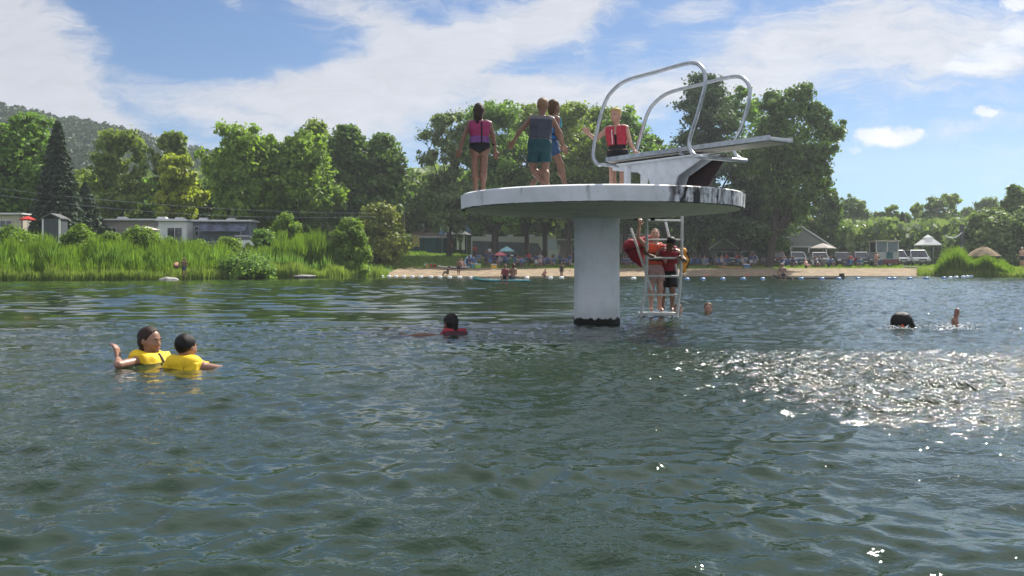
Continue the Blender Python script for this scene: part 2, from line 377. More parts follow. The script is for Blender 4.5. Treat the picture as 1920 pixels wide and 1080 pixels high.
# far wooded hill on the left
HP = np.array([[-1500, 330], [-700, 250], [-300, 205], [0, 221], [100, 240], [200, 258], [300, 283], [390, 303], [460, 335], [560, 380], [700, 440], [900, 496]], float)
hp = np.linspace(-1200, 900, 120); hd = np.linspace(190, 900, 50)
A, B = np.meshgrid(hp, hd)
def hillz(px, d):
    ridge = EYE + (HZ - np.interp(px, HP[:, 0], HP[:, 1])) / F * 470
    up = sstep(190, 470, d); dn = 1 - .8 * sstep(480, 900, d)
    return 1.5 + (ridge - 1.5) * up * dn + 4 * (fbm(px * .02, d * .02) - .5) * up
HV = np.stack([X(A, B), B, hillz(A, B)], -1).reshape(-1, 3)
idx = np.arange(A.size).reshape(A.shape)
Q = np.stack([idx[:-1, :-1], idx[:-1, 1:], idx[1:, 1:], idx[1:, :-1]], -1).reshape(-1, 4)
tag(link('hill', mesh_np('hill', HV, Q, True), mat('hill_soil', (.03, .05, .02), .95, .1, var=.3, scale=.05)), 'distant hill on the left', kind='structure')

# ------------------------------------------------------------------ foliage
LM = {
 'mid': leafmat('leaves_mid_green', (0.084, 0.160, 0.039), (0.240, 0.372, 0.080)),
 'bright': leafmat('leaves_bright_green', (0.092, 0.160, 0.032), (0.266, 0.370, 0.067), .45),
 'dark': leafmat('leaves_dark_green', (0.060, 0.110, 0.037), (0.170, 0.258, 0.070), .35),
 'olive': leafmat('leaves_olive', (0.100, 0.153, 0.037), (0.274, 0.343, 0.076), .4),
 'yellow': leafmat('leaves_yellow_green', (0.140, 0.202, 0.027), (0.459, 0.479, 0.058), .45),
 'rust': leafmat('leaves_rusty_green', (0.094, 0.144, 0.033), (0.273, 0.274, 0.068), .4),
 'needle': leafmat('needles_dark', (0.026, 0.051, 0.032), (0.067, 0.105, 0.054), .12, .7),
 'pine': leafmat('needles_pine', (0.041, 0.080, 0.041), (0.119, 0.176, 0.067), .2, .7),

 'reed': leafmat('reed_blades', (0.050, 0.092, 0.015), (0.193, 0.292, 0.037), .5),
 'straw': leafmat('reed_straw', (0.176, 0.149, 0.054), (0.351, 0.284, 0.121), .4),
 'grey': leafmat('leaves_grey_green', (0.091, 0.137, 0.061), (0.249, 0.316, 0.133), .35),
}
BARK = mat('bark', (.055, .045, .036), .95, .1, var=.4, scale=4, stretch=(4, 4, .6), bump=.5)
def cards(P, Nn, size, rng, asp=.62):
    """leaf-cluster faces: P positions, Nn facing, size per card"""
    n = len(P); Nn = Nn / np.maximum(np.linalg.norm(Nn, axis=1, keepdims=True), 1e-6)
    a = np.cross(Nn, rng.normal(size=(n, 3))); a /= np.maximum(np.linalg.norm(a, axis=1, keepdims=True), 1e-6)
    b = np.cross(Nn, a); s = size[:, None]
    bend = Nn * s * .18
    V = np.stack([P + a * s, P + b * s * asp + bend, P - a * s * .9, P - b * s * asp + bend], 1).reshape(-1, 3)
    return V, np.arange(4 * n, dtype=np.int32).reshape(n, 4)
def clump_leaves(clumps, n, leaf, rng, up=.35, shell=.55, droop=0):
    c = np.array([q[0] for q in clumps], float); r = np.array([q[1] for q in clumps], float)
    w = (r[:, 0] * r[:, 1] + r[:, 2] * r[:, 0]); w /= w.sum()
    k = rng.choice(len(c), n, p=w)
    d = rng.normal(size=(n, 3)); d /= np.linalg.norm(d, axis=1, keepdims=True)
    rad = np.clip(rng.normal(.78, .38, n), .05, 1.9)
    P = c[k] + d * r[k] * rad[:, None]
    if droop: P[:, 2] -= droop * np.linalg.norm((P - c[k])[:, :2], axis=1)
    Nn = d * .8 + rng.normal(size=(n, 3)) * .55 + np.array([0, 0, up])
    return cards(P, Nn, leaf * rng.uniform(.55, 1.35, n), rng)
def crown_clumps(kind, h, w, base, rng):
    """clump centres for a crown of width w between heights base and h"""
    cl = []; ch = h - base; hw = w / 2
    def lobes(k, rmin, rmax, fmin, fmax, per, cr0, cr1, taper):
        for i in range(k):
            a = 6.283 * (i * .382 + rng.rand() * .25); zz = (i + rng.rand()) / k * 2 - 1; q = math.sqrt(max(0, 1 - zz * zz)); f = rng.uniform(fmin, fmax)
            tp = 1 - taper * max(0, zz); c = np.array((math.cos(a) * q * hw * f * tp, math.sin(a) * q * hw * f * tp, base + ch * (.5 + .5 * zz * (1 - rmin * .6)))); lr = rng.uniform(rmin, rmax) * hw * (1 - .35 * taper * max(0, zz))
            for m_ in range(per):
                d = rng.normal(size=3); d /= np.linalg.norm(d); d[2] = d[2] * .8 + .15; r = rng.uniform(cr0, cr1) * hw
                cl.append((tuple(c + d * lr * rng.uniform(.45, 1.0)), (r * 1.15, r * 1.15, r * .8)))
    if kind == 'round': lobes(15, .28, .48, .5, .8, 11, .07, .17, .25)
    elif kind == 'tall': lobes(17, .26, .46, .38, .72, 9, .08, .19, .5)
    elif kind == 'cotton': lobes(24, .2, .38, .5, .85, 9, .05, .14, .12)
    elif kind == 'loose':
        for i in range(95):
            z = rng.rand(); prof = .45 + .65 * math.sin(math.pi * (z * .85 + .1)); a = rng.uniform(0, 6.283)
            q = hw * prof * rng.uniform(.15, .95); r = rng.uniform(.08, .24) * hw
            cl.append(((q * math.cos(a), q * math.sin(a), base + ch * z * .95), (r * 1.3, r * 1.3, r * .75)))
    elif kind == 'pine':
        tiers = 20
        for i in range(tiers):
            z = i / (tiers - 1); L_ = hw * (1 - .80 * z ** 1.6) * rng.uniform(.7, 1.15)
            for j in range(rng.randint(6, 10)):
                a = rng.uniform(0, 6.283); q = L_ * rng.uniform(.3, .95)
                r = rng.uniform(.10, .24) * hw * (1 - .4 * z)
                cl.append(((q * math.cos(a), q * math.sin(a), base + ch * z * .95 + rng.uniform(-.5, .5) + q * .14), (r * 1.3, r * 1.3, r * .62)))
    elif kind == 'bush':
        for i in range(90):
            q = rng.rand() ** .8; a = rng.uniform(0, 6.283); rr_ = hw * (1 - q ** 2.2) ** .5 * rng.uniform(.35, .95)
            r = rng.uniform(.10, .25) * hw
            cl.append(((rr_ * math.cos(a), rr_ * math.sin(a), base + .12 * hw + ch * .9 * q - .2 * r), (r, r, r * .9)))
    if kind in ('round', 'tall', 'loose', 'cotton'):                 # loose sprays breaking the outline
        for i in range(70):
            q = cl[rng.randint(len(cl))]; c = np.array(q[0])
            if c[2] > base + ch * .78: continue
            v = c - np.array([0, 0, base + ch * .42]); v /= max(np.linalg.norm(v), .1)
            r = rng.uniform(.035, .085) * hw; s_ = c + v * np.array([1, 1, 1.1]) * (max(q[1]) + rng.uniform(.0, .10) * hw)
            cl.append((tuple(s_), (r * 1.2, r * 1.2, r * 1.3)))
    return cl
def tree(px, d, top, wpx, kind, leaf, label, name='broadleaf_tree', group=None, crown=.22, n=7000, size=.36, seed=0, trunk_r=None, lean=0, gbase=None, droop=0):
    n = int(n * 1.9); size *= .78; wpx *= 1.08
    rng = np.random.RandomState(1000 + int(px) + seed); x = X(px, d); z0 = gbase if gbase is not None else G(px, d)
    h = Z(top, d) - z0; w = wpx / F * d; base = h * crown
    t = thing(name, label, 'bush' if kind == 'bush' else 'tree', (x, d, z0), 0, group)
    cl = crown_clumps(kind, h * .985, w, base, rng)
    nf = int(n * (.0 if kind in ('pine', 'bush', 'loose') else .12))
    V, Q_ = clump_leaves(cl, n - nf, size, rng, droop=droop)
    if nf:
        dd = rng.normal(size=(nf, 3)); dd /= np.linalg.norm(dd, axis=1, keepdims=True); dd *= rng.rand(nf, 1) ** .4
        V2, Q2 = cards(dd * np.array([w * .44, w * .44, (h - base) * .46]) + np.array([0, 0, (h + base) / 2]), rng.normal(size=(nf, 3)) + np.array([0, 0, .4]), size * rng.uniform(.6, 1.3, nf), rng)
        Q_ = np.concatenate([Q_, Q2 + len(V)]); V = np.concatenate([V, V2])
    V[:, 2] = np.where(V[:, 2] > base, base + (V[:, 2] - base) * (h - base) / (np.percentile(V[:, 2], 99.6) - base), V[:, 2])
    V[:, :2] *= (w / 2) * .87 / np.percentile(np.abs(V[:, 0]), 98)
    V[:, 0] += lean; cl = [((q[0][0] + lean, q[0][1], q[0][2]), q[1]) for q in cl]
    m = MB(); tr = trunk_r or max(.06, h * .017)
    fork = h * (.8 if kind in ('pine', 'tall') else .62) if kind != 'bush' else h * .5
    m.tube([(0, 0, -.3), (0, 0, .15), (lean * .3, 0, fork * .5), (lean, .1, fork)], [tr * 1.5, tr * 1.1, tr * .8, tr * .25], 9)
    for q in rng.permutation(len(cl))[:16 if kind != 'bush' else 7]:
        c = np.array(cl[q][0]); zs = min(max(.35 * c[2], base * .7), fork * .9)
        s = np.array((lean * zs / fork, 0, zs)); mid = (s * .5 + c * .5) + np.array((0, 0, .03 * h))
        k = tr * .38
        m.tube([s, mid, c], [k, k * .6, k * .2], 6, False)
    m.build('trunk' if kind != 'bush' else 'stem', BARK, t, True)
    link('crown' if kind != 'bush' else 'foliage', mesh_np('crown', V, Q_), LM[leaf], t)
    return t
def spruce(px, d, top, wpx, label, leaf='needle', n=9000, seed=0, group=None, size=.26):
    rng = np.random.RandomState(77 + int(px) + seed); x = X(px, d); z0 = G(px, d); h = Z(top, d) - z0; hw = wpx / F * d / 2
    t = thing('spruce_tree', label, 'tree', (x, d, z0), 0, group)
    MB().tube([(0, 0, -.3), (0, 0, h * .5), (0, 0, h * .98)], [h * .016, h * .01, .02], 8).build('trunk', BARK, t, True)
    z = .04 + .96 * rng.rand(n) ** 1.25; tier = np.floor(z * 26) / 26 + .012 * rng.rand(n); z = np.where(rng.rand(n) < .75, tier, z)
    nb = 11; a = (np.floor(rng.rand(n) * nb) / nb + .13 * tier * 26 + rng.normal(0, .022, n)) * 6.283
    Lr = hw * (1 - z) ** .82 * (.8 + .35 * vnoise(a * 3, z * 30)) + .08; q = Lr * rng.rand(n) ** .6
    P = np.stack([q * np.cos(a), q * np.sin(a), z * h - .34 * q + .12 * q ** 2 / np.maximum(Lr, .1) + rng.normal(0, .06, n)], 1)
    Nn = rng.normal(size=(n, 3)) * .5 + np.stack([np.cos(a) * .4, np.sin(a) * .4, np.full(n, .8)], 1)
    V, Q_ = cards(P, Nn, size * rng.uniform(.6, 1.3, n), rng, .5)
    link('crown', mesh_np('crown', V, Q_), LM[leaf], t); return t

# hill forest: far-off wood that reads as one mass
rng = np.random.RandomState(5); n = 95000
pxs = rng.uniform(-500, 720, n); ds = 215 + 330 * rng.rand(n)
big_ = (fbm(pxs * .09, ds * .11, 2) - .25) * 8
P = np.stack([X(pxs, ds), ds, hillz(pxs, ds) + np.clip(big_, 0, 6) + rng.uniform(0, 2.5, n)], 1)
V, Q_ = cards(P, rng.normal(size=(n, 3)) * .6 + np.array([0, -.2, .7]), rng.uniform(.5, 1.15, n), rng, .8)
tag(link('hill_forest', mesh_np('hill_forest', V, Q_), leafmat('far_hill_leaves', (.013, .038, .011), (.027, .066, .019), .2)), 'forest covering the far hill', 'forest', kind='stuff')

BT = 'trees behind the lake shore'
tree(45, 100, 218, 135, 'tall', 'mid', 'tall full green tree at the far left edge beside the dark spruce', group=BT, n=9000)
tree(-40, 98, 235, 130, 'tall', 'mid', 'green tree cut by the left edge of the view', group=BT, n=5000)
spruce(108, 91, 229, 116, 'tall dark pointed spruce behind the grey shed', n=16000)
spruce(160, 96, 345, 104, 'short dark spruce between the grey shed and the long trailer', n=7000)
spruce(70, 95, 372, 100, 'low dark spruce at the foot of the tall pointed spruce', n=5000)
tree(222, 108, 246, 112, 'loose', 'olive', 'broad olive tree with thin open top behind the long trailer', group=BT, n=6500, crown=.3)
tree(165, 118, 322, 110, 'round', 'olive', 'olive tree filling in behind the pointed spruce', group=BT, n=5000, crown=.1)
tree(326, 110, 250, 66, 'loose', 'olive', 'slim tree with open feathery top above the yellow-green tree', group=BT, n=6000, crown=.35)
tree(335, 104, 292, 92, 'loose', 'yellow', 'yellow-green tree behind the trailer with the french door', group=BT, n=6500, crown=.2)
tree(280, 117, 335, 90, 'round', 'mid', 'rounded green tree in the gap left of the yellow-green tree', group=BT, n=5000, crown=.1)
tree(385, 112, 342, 90, 'round', 'dark', 'dark tree behind the trailer with the raised awning', group=BT, n=6000, crown=.1)
tree(462, 100, 240, 165, 'round', 'bright', 'large bright maple with a wide dome behind the tall shrub', name='maple_tree', group=BT, n=14000, crown=.16)
tree(562, 102, 252, 150, 'round', 'bright', 'second bright maple, overlapping the right of the large maple', name='maple_tree', group=BT, n=11000, crown=.16)
tree(590, 116, 230, 66, 'tall', 'olive', 'narrow tree top poking up between the maples and the dark twin trees', group=BT, n=4500, crown=.3)
tree(648, 108, 238, 88, 'tall', 'dark', 'dark straight tree, left one of the twin trees right of the maples', group=BT, n=8500, crown=.18)
tree(716, 110, 256, 96, 'tall', 'dark', 'dark straight tree, right one of the twin trees right of the maples', group=BT, n=8500, crown=.18)
tree(775, 137, 318, 74, 'round', 'mid', 'lower green tree behind the cottage roof', group=BT, n=5500, crown=.1)
tree(842, 112, 211, 104, 'loose', 'grey', 'tall airy tree with pale leaves left of the girl on the platform', group=BT, n=9000, crown=.2, size=.30)
tree(820, 138, 330, 90, 'round', 'bright', 'light green tree low behind the left rim of the platform', group=BT, n=5500, crown=.08)
tree(928, 112, 194, 128, 'loose', 'mid', 'tall tree behind the girl in the pink vest, on a thick trunk', group=BT, n=10000, crown=.25, size=.28, trunk_r=.42)
tree(988, 118, 200, 112, 'tall', 'olive', 'olive tree behind the boy in the dark vest', group=BT, n=8000, crown=.25, size=.28, trunk_r=.3)
tree(1066, 112, 196, 126, 'tall', 'olive', 'olive tree between the boys and the handrail of the diving board', group=BT, n=10000, crown=.25, size=.28, trunk_r=.26)
tree(1172, 114, 206, 130, 'round', 'mid', 'round topped tree behind the boy in the red vest', group=BT, n=10000, crown=.22, size=.32)
tree(1022, 117, 205, 104, 'tall', 'olive', 'tall olive tree filling in behind the child in the green and blue vest', group=BT, n=8000, crown=.24, size=.28)
tree(1120, 118, 203, 110, 'tall', 'olive', 'tall olive tree left of the handrail behind the platform', group=BT, n=8000, crown=.24, size=.28)
tree(893, 135, 250, 90, 'round', 'mid', 'mid green tree low between the airy tree and the thick trunked tree', group=BT, n=6000, crown=.08)
tree(680, 118, 300, 120, 'round', 'mid', 'mid green tree filling in behind the dark twin trees', group=BT, n=6000, crown=.08)
tree(1440, 122, 262, 150, 'round', 'dark', 'dense dark tree behind the gap between pine and poplar', group=BT, n=8000, crown=.08)
tree(1545, 128, 352, 70, 'round', 'dark', 'dark tree behind the right flank of the huge poplar', group=BT, n=4500, crown=.05)
tree(1232, 125, 262, 90, 'round', 'dark', 'dark tree in the gap left of the big pine', group=BT, n=5000, crown=.1)
tree(1322, 112, 146, 205, 'pine', 'pine', 'big dark pine with ragged tiers behind the diving board', name='pine_tree', n=22000, crown=.18, size=.28, trunk_r=.42)
tree(1392, 116, 166, 110, 'cotton', 'mid', 'round headed tree between the big pine and the huge poplar', group=BT, n=9000, crown=.12, size=.30)
tree(1443, 104, 168, 166, 'cotton', 'dark', 'huge dark poplar with see-through lower limbs right of the diving board', name='poplar_tree', n=27000, crown=.27, size=.26, trunk_r=.42, lean=2.3)
tree(1405, 109, 330, 150, 'pine', 'pine', 'drooping dark branches low between pine and poplar', n=7000, crown=.35, size=.28, name='pine_tree')
for i, (px, top, w, k, lf, d) in enumerate([(1556, 398, 60, 'tall', 'grey', 165), (1600, 372, 72, 'round', 'grey', 160), (1648, 398, 40, 'loose', 'grey', 175), (1672, 386, 36, 'loose', 'olive', 172), (1700, 402, 34, 'tall', 'grey', 165),
        (1722, 384, 42, 'loose', 'olive', 178), (1752, 372, 64, 'loose', 'grey', 168), (1782, 364, 50, 'loose', 'olive', 175), (1815, 392, 56, 'round', 'grey', 180), (1850, 372, 70, 'loose', 'grey', 185), (1890, 396, 60, 'round', 'olive', 180), (1945, 372, 90, 'round', 'olive', 175)]):
    tree(px, d, top, w, k, lf, ['hazy tree just right of the huge poplar above the gabled hall', 'wide hazy tree above the hedge, widest of the far right tree line', 'thin tree next right of the wide hazy tree', 'slim olive tree above the service trailer', 'narrow straight tree left of the spiky spruce',
        'thin open tree just right of the spiky spruce', 'airy grey tree behind the white marquee', 'tall airy tree above the white marquee, right side', 'rounded grey tree at the left end of the willow thicket', 'airy tree rising behind the willow thicket', 'low tree behind the right part of the willow thicket', 'broad tree cut by the right edge behind the thicket'][i], group='far tree line on the right', n=3600, crown=.08, size=.42)
spruce(1692, 155, 398, 34, 'spiky dark spruce in the far tree line behind the service trailer', n=3500)
spruce(1640, 150, 408, 26, 'small dark spruce above the hedge behind the parked cars', n=2500)
tree(1908, 118, 348, 46, 'round', 'grey', 'single tree top standing above the willow thicket at the right edge', group='far tree line on the right', n=2600, crown=.5, size=.36)
tree(1855, 108, 396, 130, 'bush', 'grey', 'large willow thicket with sunlit top behind the thatched parasol', name='willow_bush', n=13000, crown=0, size=.3)
tree(1935, 106, 390, 120, 'bush', 'grey', 'willow thicket cut by the right edge of the view', name='willow_bush', n=10000, crown=0, size=.3)
for px, d, top, w, lb in ((1610, 132, 440, 90, 'low hedge bush behind the red car'), (1668, 134, 446, 80, 'low hedge bush behind the service trailer'), (1390, 135, 444, 60, 'sunlit shrub beside the grey cottage'), (1560, 136, 450, 50, 'low bush just right of the gabled hall'), (1725, 136, 452, 70, 'dim shrub behind the white marquee'), (1790, 128, 448, 80, 'dark shrub behind the sagging ropes')):
    tree(px, d, top, w, 'bush', 'olive' if px < 1700 else 'dark', lb, name='hedge_bush', n=3500, crown=0, size=.3)
# shrubs on the left bank
tree(712, 97, 385, 108, 'bush', 'rust', 'rusty tinged rounded small tree beside the playground', name='small_tree', n=8000, crown=.05, size=.24)
tree(655, 79, 412, 82, 'bush', 'bright', 'round leafy shrub at the end of the reed bank', name='shrub', n=9000, crown=0, size=.17)
tree(536, 82, 402, 66, 'bush', 'bright', 'tall pointed shrub in front of the bright maple', name='shrub', n=6500, crown=0, size=.17)
tree(492, 78, 432, 58, 'bush', 'mid', 'loose shrub left of the tall pointed shrub', name='shrub', n=4500, crown=0, size=.17)
tree(455, 68, 474, 110, 'bush', 'mid', 'low green shrub at the waters edge beside the reeds', name='shrub', n=5000, crown=0, size=.14)
tree(262, 70, 428, 92, 'bush', 'bright', 'bright leafy shrub rising above the reeds below the long trailer', name='shrub', n=7500, crown=0, size=.16)
tree(150, 68, 424, 84, 'bush', 'bright', 'bright leafy shrub rising above the reeds below the grey shed', name='shrub', n=7000, crown=0, size=.16)
tree(28, 67, 428, 96, 'bush', 'bright', 'leafy shrub above the reeds below the cream trailer', name='shrub', n=7000, crown=0, size=.16)
tree(208, 72, 436, 60, 'bush', 'bright', 'low shrub above the reeds at the left end of the long trailer', name='shrub', n=4000, crown=0, size=.15)
tree(318, 73, 446, 56, 'bush', 'mid', 'low shrub above the reeds below the french door', name='shrub', n=3500, crown=0, size=.15)
tree(428, 75, 446, 60, 'bush', 'bright', 'low shrub above the reeds in front of the grey green car', name='shrub', n=3500, crown=0, size=.15)
tree(372, 74, 452, 60, 'bush', 'bright', 'small shrub above the reeds below the raised awning', name='shrub', n=3500, crown=0, size=.15)
tree(872, 131, 440, 60, 'bush', 'mid', 'dark shrub right of the cottage gable', name='hedge_bush', n=3000, crown=0, size=.26)
# back-fill wood far behind, one mass
n = 75000; pxs = rng.uniform(-120, 1990, n); ds = rng.uniform(128, 165, n)
tops = np.interp(pxs, [-100, 200, 420, 700, 880, 1150, 1250, 1440, 1540, 1600, 1960], [330, 335, 335, 330, 320, 330, 350, 400, 425, 425, 405]) + 26 * (fbm(pxs * .03, ds * .02, 3) - .5) * 2
zt_ = Z(tops, ds); g0 = gz(X(pxs, ds), ds)
P = np.stack([X(pxs, ds), ds, g0 + (zt_ - g0) * rng.rand(n) ** .7], 1)
V, Q_ = cards(P, rng.normal(size=(n, 3)) + np.array([0, -.3, .4]), rng.uniform(.35, .85, n), rng, .8)
tag(link('background_woods', mesh_np('background_woods', V, Q_), LM['grey']), 'dense dark wood far behind the camp trees', 'woods', kind='stuff')

# reeds: countless blades in one mass
def blades(px, d, h, rng, wid=.022, lean=.22, z=None):
    n = len(px); x = X(px, d); z0 = gz(x, d) - .05 if z is None else z
    a = rng.uniform(0, 6.283, n); ln = h * lean * rng.rand(n); w = wid * rng.uniform(.6, 1.4, n)
    b0 = np.stack([x, d, z0], 1); tip = b0 + np.stack([np.cos(a) * ln, np.sin(a) * ln, h], 1); mid = b0 + np.stack([np.cos(a) * ln * .3, np.sin(a) * ln * .3, h * .6], 1)
    f = rng.uniform(0, 3.14, n); sd = np.stack([np.cos(f), np.sin(f), 0 * f], 1) * w[:, None]
    V = np.stack([b0 - sd, b0 + sd, mid + sd, mid - sd, tip + sd * .2, tip - sd * .2], 1).reshape(-1, 3)
    i = np.arange(n)[:, None] * 6
    return V, np.concatenate([i + np.array([[0, 1, 2, 3]]), i + np.array([[3, 2, 4, 5]])])
def reed_field(name, px0, px1, n, t0, t1, hfun, m, label, seed, wid=.03):
    rng = np.random.RandomState(seed); px = rng.uniform(px0, px1, n); t = t0 + (t1 - t0) * rng.rand(n); d = shore(px) + t
    h = hfun(px, t) * rng.uniform(.6, 1.15, n) * (.40 + 1.25 * fbm(px * .055, d * .4, 3))
    ok = h > .12; V, Q_ = blades(px[ok], d[ok], h[ok], rng, wid)
    tag(link(name, mesh_np(name, V, Q_), m), label, 'reeds', kind='stuff')
reed_field('tall_reeds', -90, 505, 52000, -.3, 9, lambda p, t: np.interp(p, [-90, 120, 380, 470, 505], [2.1, 2.1, 2.3, 1.8, 1.1]) * np.clip(.55 + t * .2, 0, 1), LM['reed'], 'tall bright green reeds along the left bank', 3)
reed_field('reed_clump', 490, 640, 20000, 2.0, 8, lambda p, t: np.interp(p, [490, 520, 600, 640], [1.6, 2.7, 2.7, 2.2]), LM['reed'], 'dense tall reeds between the shrubs at the end of the bank', 4)
reed_field('shore_sedge', -90, 728, 26000, -1.4, 2.5, lambda p, t: np.interp(p, [-90, 380, 450, 690, 728], [.8, .8, 1.0, .9, .5]), LM['olive'], 'low sedge at the waterline of the left bank', 6)
reed_field('dry_reeds', -90, 640, 9000, -.5, 7, lambda p, t: .9 + .14 * t + 0 * p, LM['straw'], 'straw coloured dead reed bases at the waterline', 8, .022)
reed_field('bank_weeds', -90, 640, 16000, .5, 8, lambda p, t: np.interp(p, [-90, 500, 640], [1.75, 1.7, 1.5]), LM['mid'], 'broad leaved weeds mixed among the reeds of the left bank', 13, .05)
reed_field('right_reeds', 1752, 1900, 20000, -.5, 5, lambda p, t: np.interp(p, [1752, 1775, 1800, 1822, 1850, 1880, 1900], [.7, 1.8, 1.9, 1.3, 1.6, 1.3, .7]), LM['reed'], 'tall green reeds at the right end of the beach', 9)
reed_field('right_sedge', 1720, 2000, 8000, -1, 4, lambda p, t: .7 + 0 * p, LM['olive'], 'low sedge right of the beach', 10)
n = 40000; px = rng.uniform(660, 1780, n); t_ = rng.uniform(9.5, 34, n); d_ = shore(px) + t_
V, Q_ = blades(px, d_, rng.uniform(.06, .22, n) * (1 + (px < 800)), rng, .02, .5, gz(X(px, d_), d_) + .02)
tag(link('lawn_tufts', mesh_np('lawn_tufts', V, Q_), LM['bright']), 'grass blades of the lawn behind the beach', 'grass', kind='stuff')
# ------------------------------------------------------------------ diving platform
def concrete(name, stains):
    m = bpy.data.materials.new(name); m.use_nodes = True; t = m.node_tree; b = t.nodes['Principled BSDF']
    b.inputs['Roughness'].default_value = .7; b.inputs['Specular IOR Level'].default_value = .25
    co = t.nodes.new('ShaderNodeTexCoord'); sp = t.nodes.new('ShaderNodeSeparateXYZ'); t.links.new(co.outputs['Object'], sp.inputs[0])
    def nz(sc, st, det=5, dist=0):
        mpp = t.nodes.new('ShaderNodeMapping'); mpp.inputs['Scale'].default_value = st; t.links.new(co.outputs['Object'], mpp.inputs[0])
        q = t.nodes.new('ShaderNodeTexNoise'); q.inputs['Scale'].default_value = sc; q.inputs['Detail'].default_value = det; q.inputs['Distortion'].default_value = dist
        t.links.new(mpp.outputs[0], q.inputs['Vector']); return q.outputs['Fac']
    def mm(op, a, bb):
        n = t.nodes.new('ShaderNodeMath'); n.operation = op
        for i, x in enumerate((a, bb)):
            if isinstance(x, (int, float)): n.inputs[i].default_value = x
            else: t.links.new(x, n.inputs[i])
        return n.outputs[0]
    def ss(x, lo, hi, a=0., c=1.):
        n = t.nodes.new('ShaderNodeMapRange'); n.interpolation_type = 'SMOOTHSTEP'; t.links.new(x, n.inputs[0])
        for i, q in enumerate((lo, hi, a, c)): n.inputs[i + 1].default_value = q
        return n.outputs[0]
    def mix(f, a, c):
        n = t.nodes.new('ShaderNodeMix'); n.data_type = 'RGBA'; t.links.new(f, n.inputs[0])
        if isinstance(a, tuple): n.inputs[6].default_value = (*a, 1)
        else: t.links.new(a, n.inputs[6])
        n.inputs[7].default_value = (*c, 1); return n.outputs[2]
    blot = nz(2.2, (1, 1, 1)); drip = nz(5, (1, 1, .22), 6)
    col = mix(ss(blot, .42, .68), (.66, .69, .72), (.55, .58, .60))
    col = mix(ss(nz(26, (1, 1, 1)), .60, .72, 0, .35), col, (.34, .35, .34))
    if stains == 'deck':
        sx_ = mm('ADD', sp.outputs[0], mm('MULTIPLY', mm('SUBTRACT', nz(7, (1, 1, .4), 5), .5), .35)); pat = ss(sx_, .50, .85); pat2 = ss(sx_, .58, .74)
        band = mm('MULTIPLY', pat2, ss(sp.outputs[0], 1.0, 1.35, 1., .72))
        streak = ss(mm('ADD', mm('ADD', mm('MULTIPLY', nz(9, (1, 1, .16), 6, .4), .62), mm('MULTIPLY', nz(22, (1, 1, .5), 6, .3), .40)), mm('MULTIPLY', band, .19)), .58, .76)
        col = mix(mm('MULTIPLY', streak, pat), col, (.022, .022, .022))
        thin = ss(drip, .60, .72, 0, .6); col = mix(thin, col, (.13, .135, .13))
        lip = ss(sp.outputs[2], -.222, -.212, 1., 0.); lipn = ss(nz(6, (1, 1, 1)), .38, .6)
        col = mix(mm('MULTIPLY', lip, lipn), col, (.045, .045, .045))
    elif stains == 'under':
        col = mix(ss(nz(3, (1, 1, 1), 6), .45, .66, 0, .6), (.76, .74, .69), (.60, .58, .53))
        col = mix(ss(nz(16, (1, 1, 1), 4), .66, .74, 0, .8), col, (.10, .10, .09))
    elif stains == 'pillar':
        edge_ = mm('ADD', sp.outputs[2], mm('MULTIPLY', mm('SUBTRACT', nz(12, (1, 1, .5)), .5), .14))
        col = mix(ss(drip, .60, .76, 0, .3), col, (.36, .40, .40))
        col = mix(ss(edge_, .11, .40, .30, 0.), col, (.22, .27, .22))
        col = mix(ss(edge_, .10, .125, 1., 0.), col, (.008, .010, .007))
    t.links.new(col, b.inputs['Base Color'])
    bp = t.nodes.new('ShaderNodeBump'); bp.inputs['Strength'].default_value = .25; bp.inputs['Distance'].default_value = .01
    t.links.new(nz(18, (1, 1, 1), 6), bp.inputs['Height']); t.links.new(bp.outputs[0], b.inputs['Normal'])
    return m
PX0, PY0, DT, DB = X(1127, 14.5), 14.5, 1.952, 1.724
pl = thing('diving_platform', 'round white concrete diving platform on one thick pillar standing in the lake', 'diving platform', (PX0, PY0, 0))
Rk = 2.11
o = MB().lathe([(.3, -.10), (Rk - .03, -.226), (Rk, -.22), (Rk + .008, -.02), (Rk - .03, 0), (1.5, .008), (.02, .012)], 160).build('deck_slab', [concrete('painted_concrete_rim', 'deck')], pl, True, loc=(0, 0, DT))
MB().lathe([(.30, 1.60), (.52, 1.615), (1.2, 1.66), (Rk - .06, DB - .004), (Rk - .07, DB + .02), (.3, DB + .05)], 128).build('underside', concrete('bare_concrete', 'under'), pl, True)
MB().lathe([(.36, -1.2), (.352, .02), (.342, .3), (.340, 1.52), (.352, 1.60), (.40, 1.64)], 64).build('pillar', concrete('painted_pillar', 'pillar'), pl, True, loc=(X(1119, 14.5) - PX0, 0, 0))
steel_p = mat('white_painted_steel', (.62, .65, .68), .35, .5, var=.08, scale=9)
galv = mat('galvanised_tube', (.42, .45, .48), .32, .5, .75, var=.15, scale=14)
dark = mat('dark_rubber', (.03, .03, .032), .7, .3)
for bx, by in ((.62, .75), (.92, .95)):
    MB().tube([(bx, by, DB - .10), (bx, by, DB + .02)], .035, 10).build('drain_pipe', dark, pl, True)

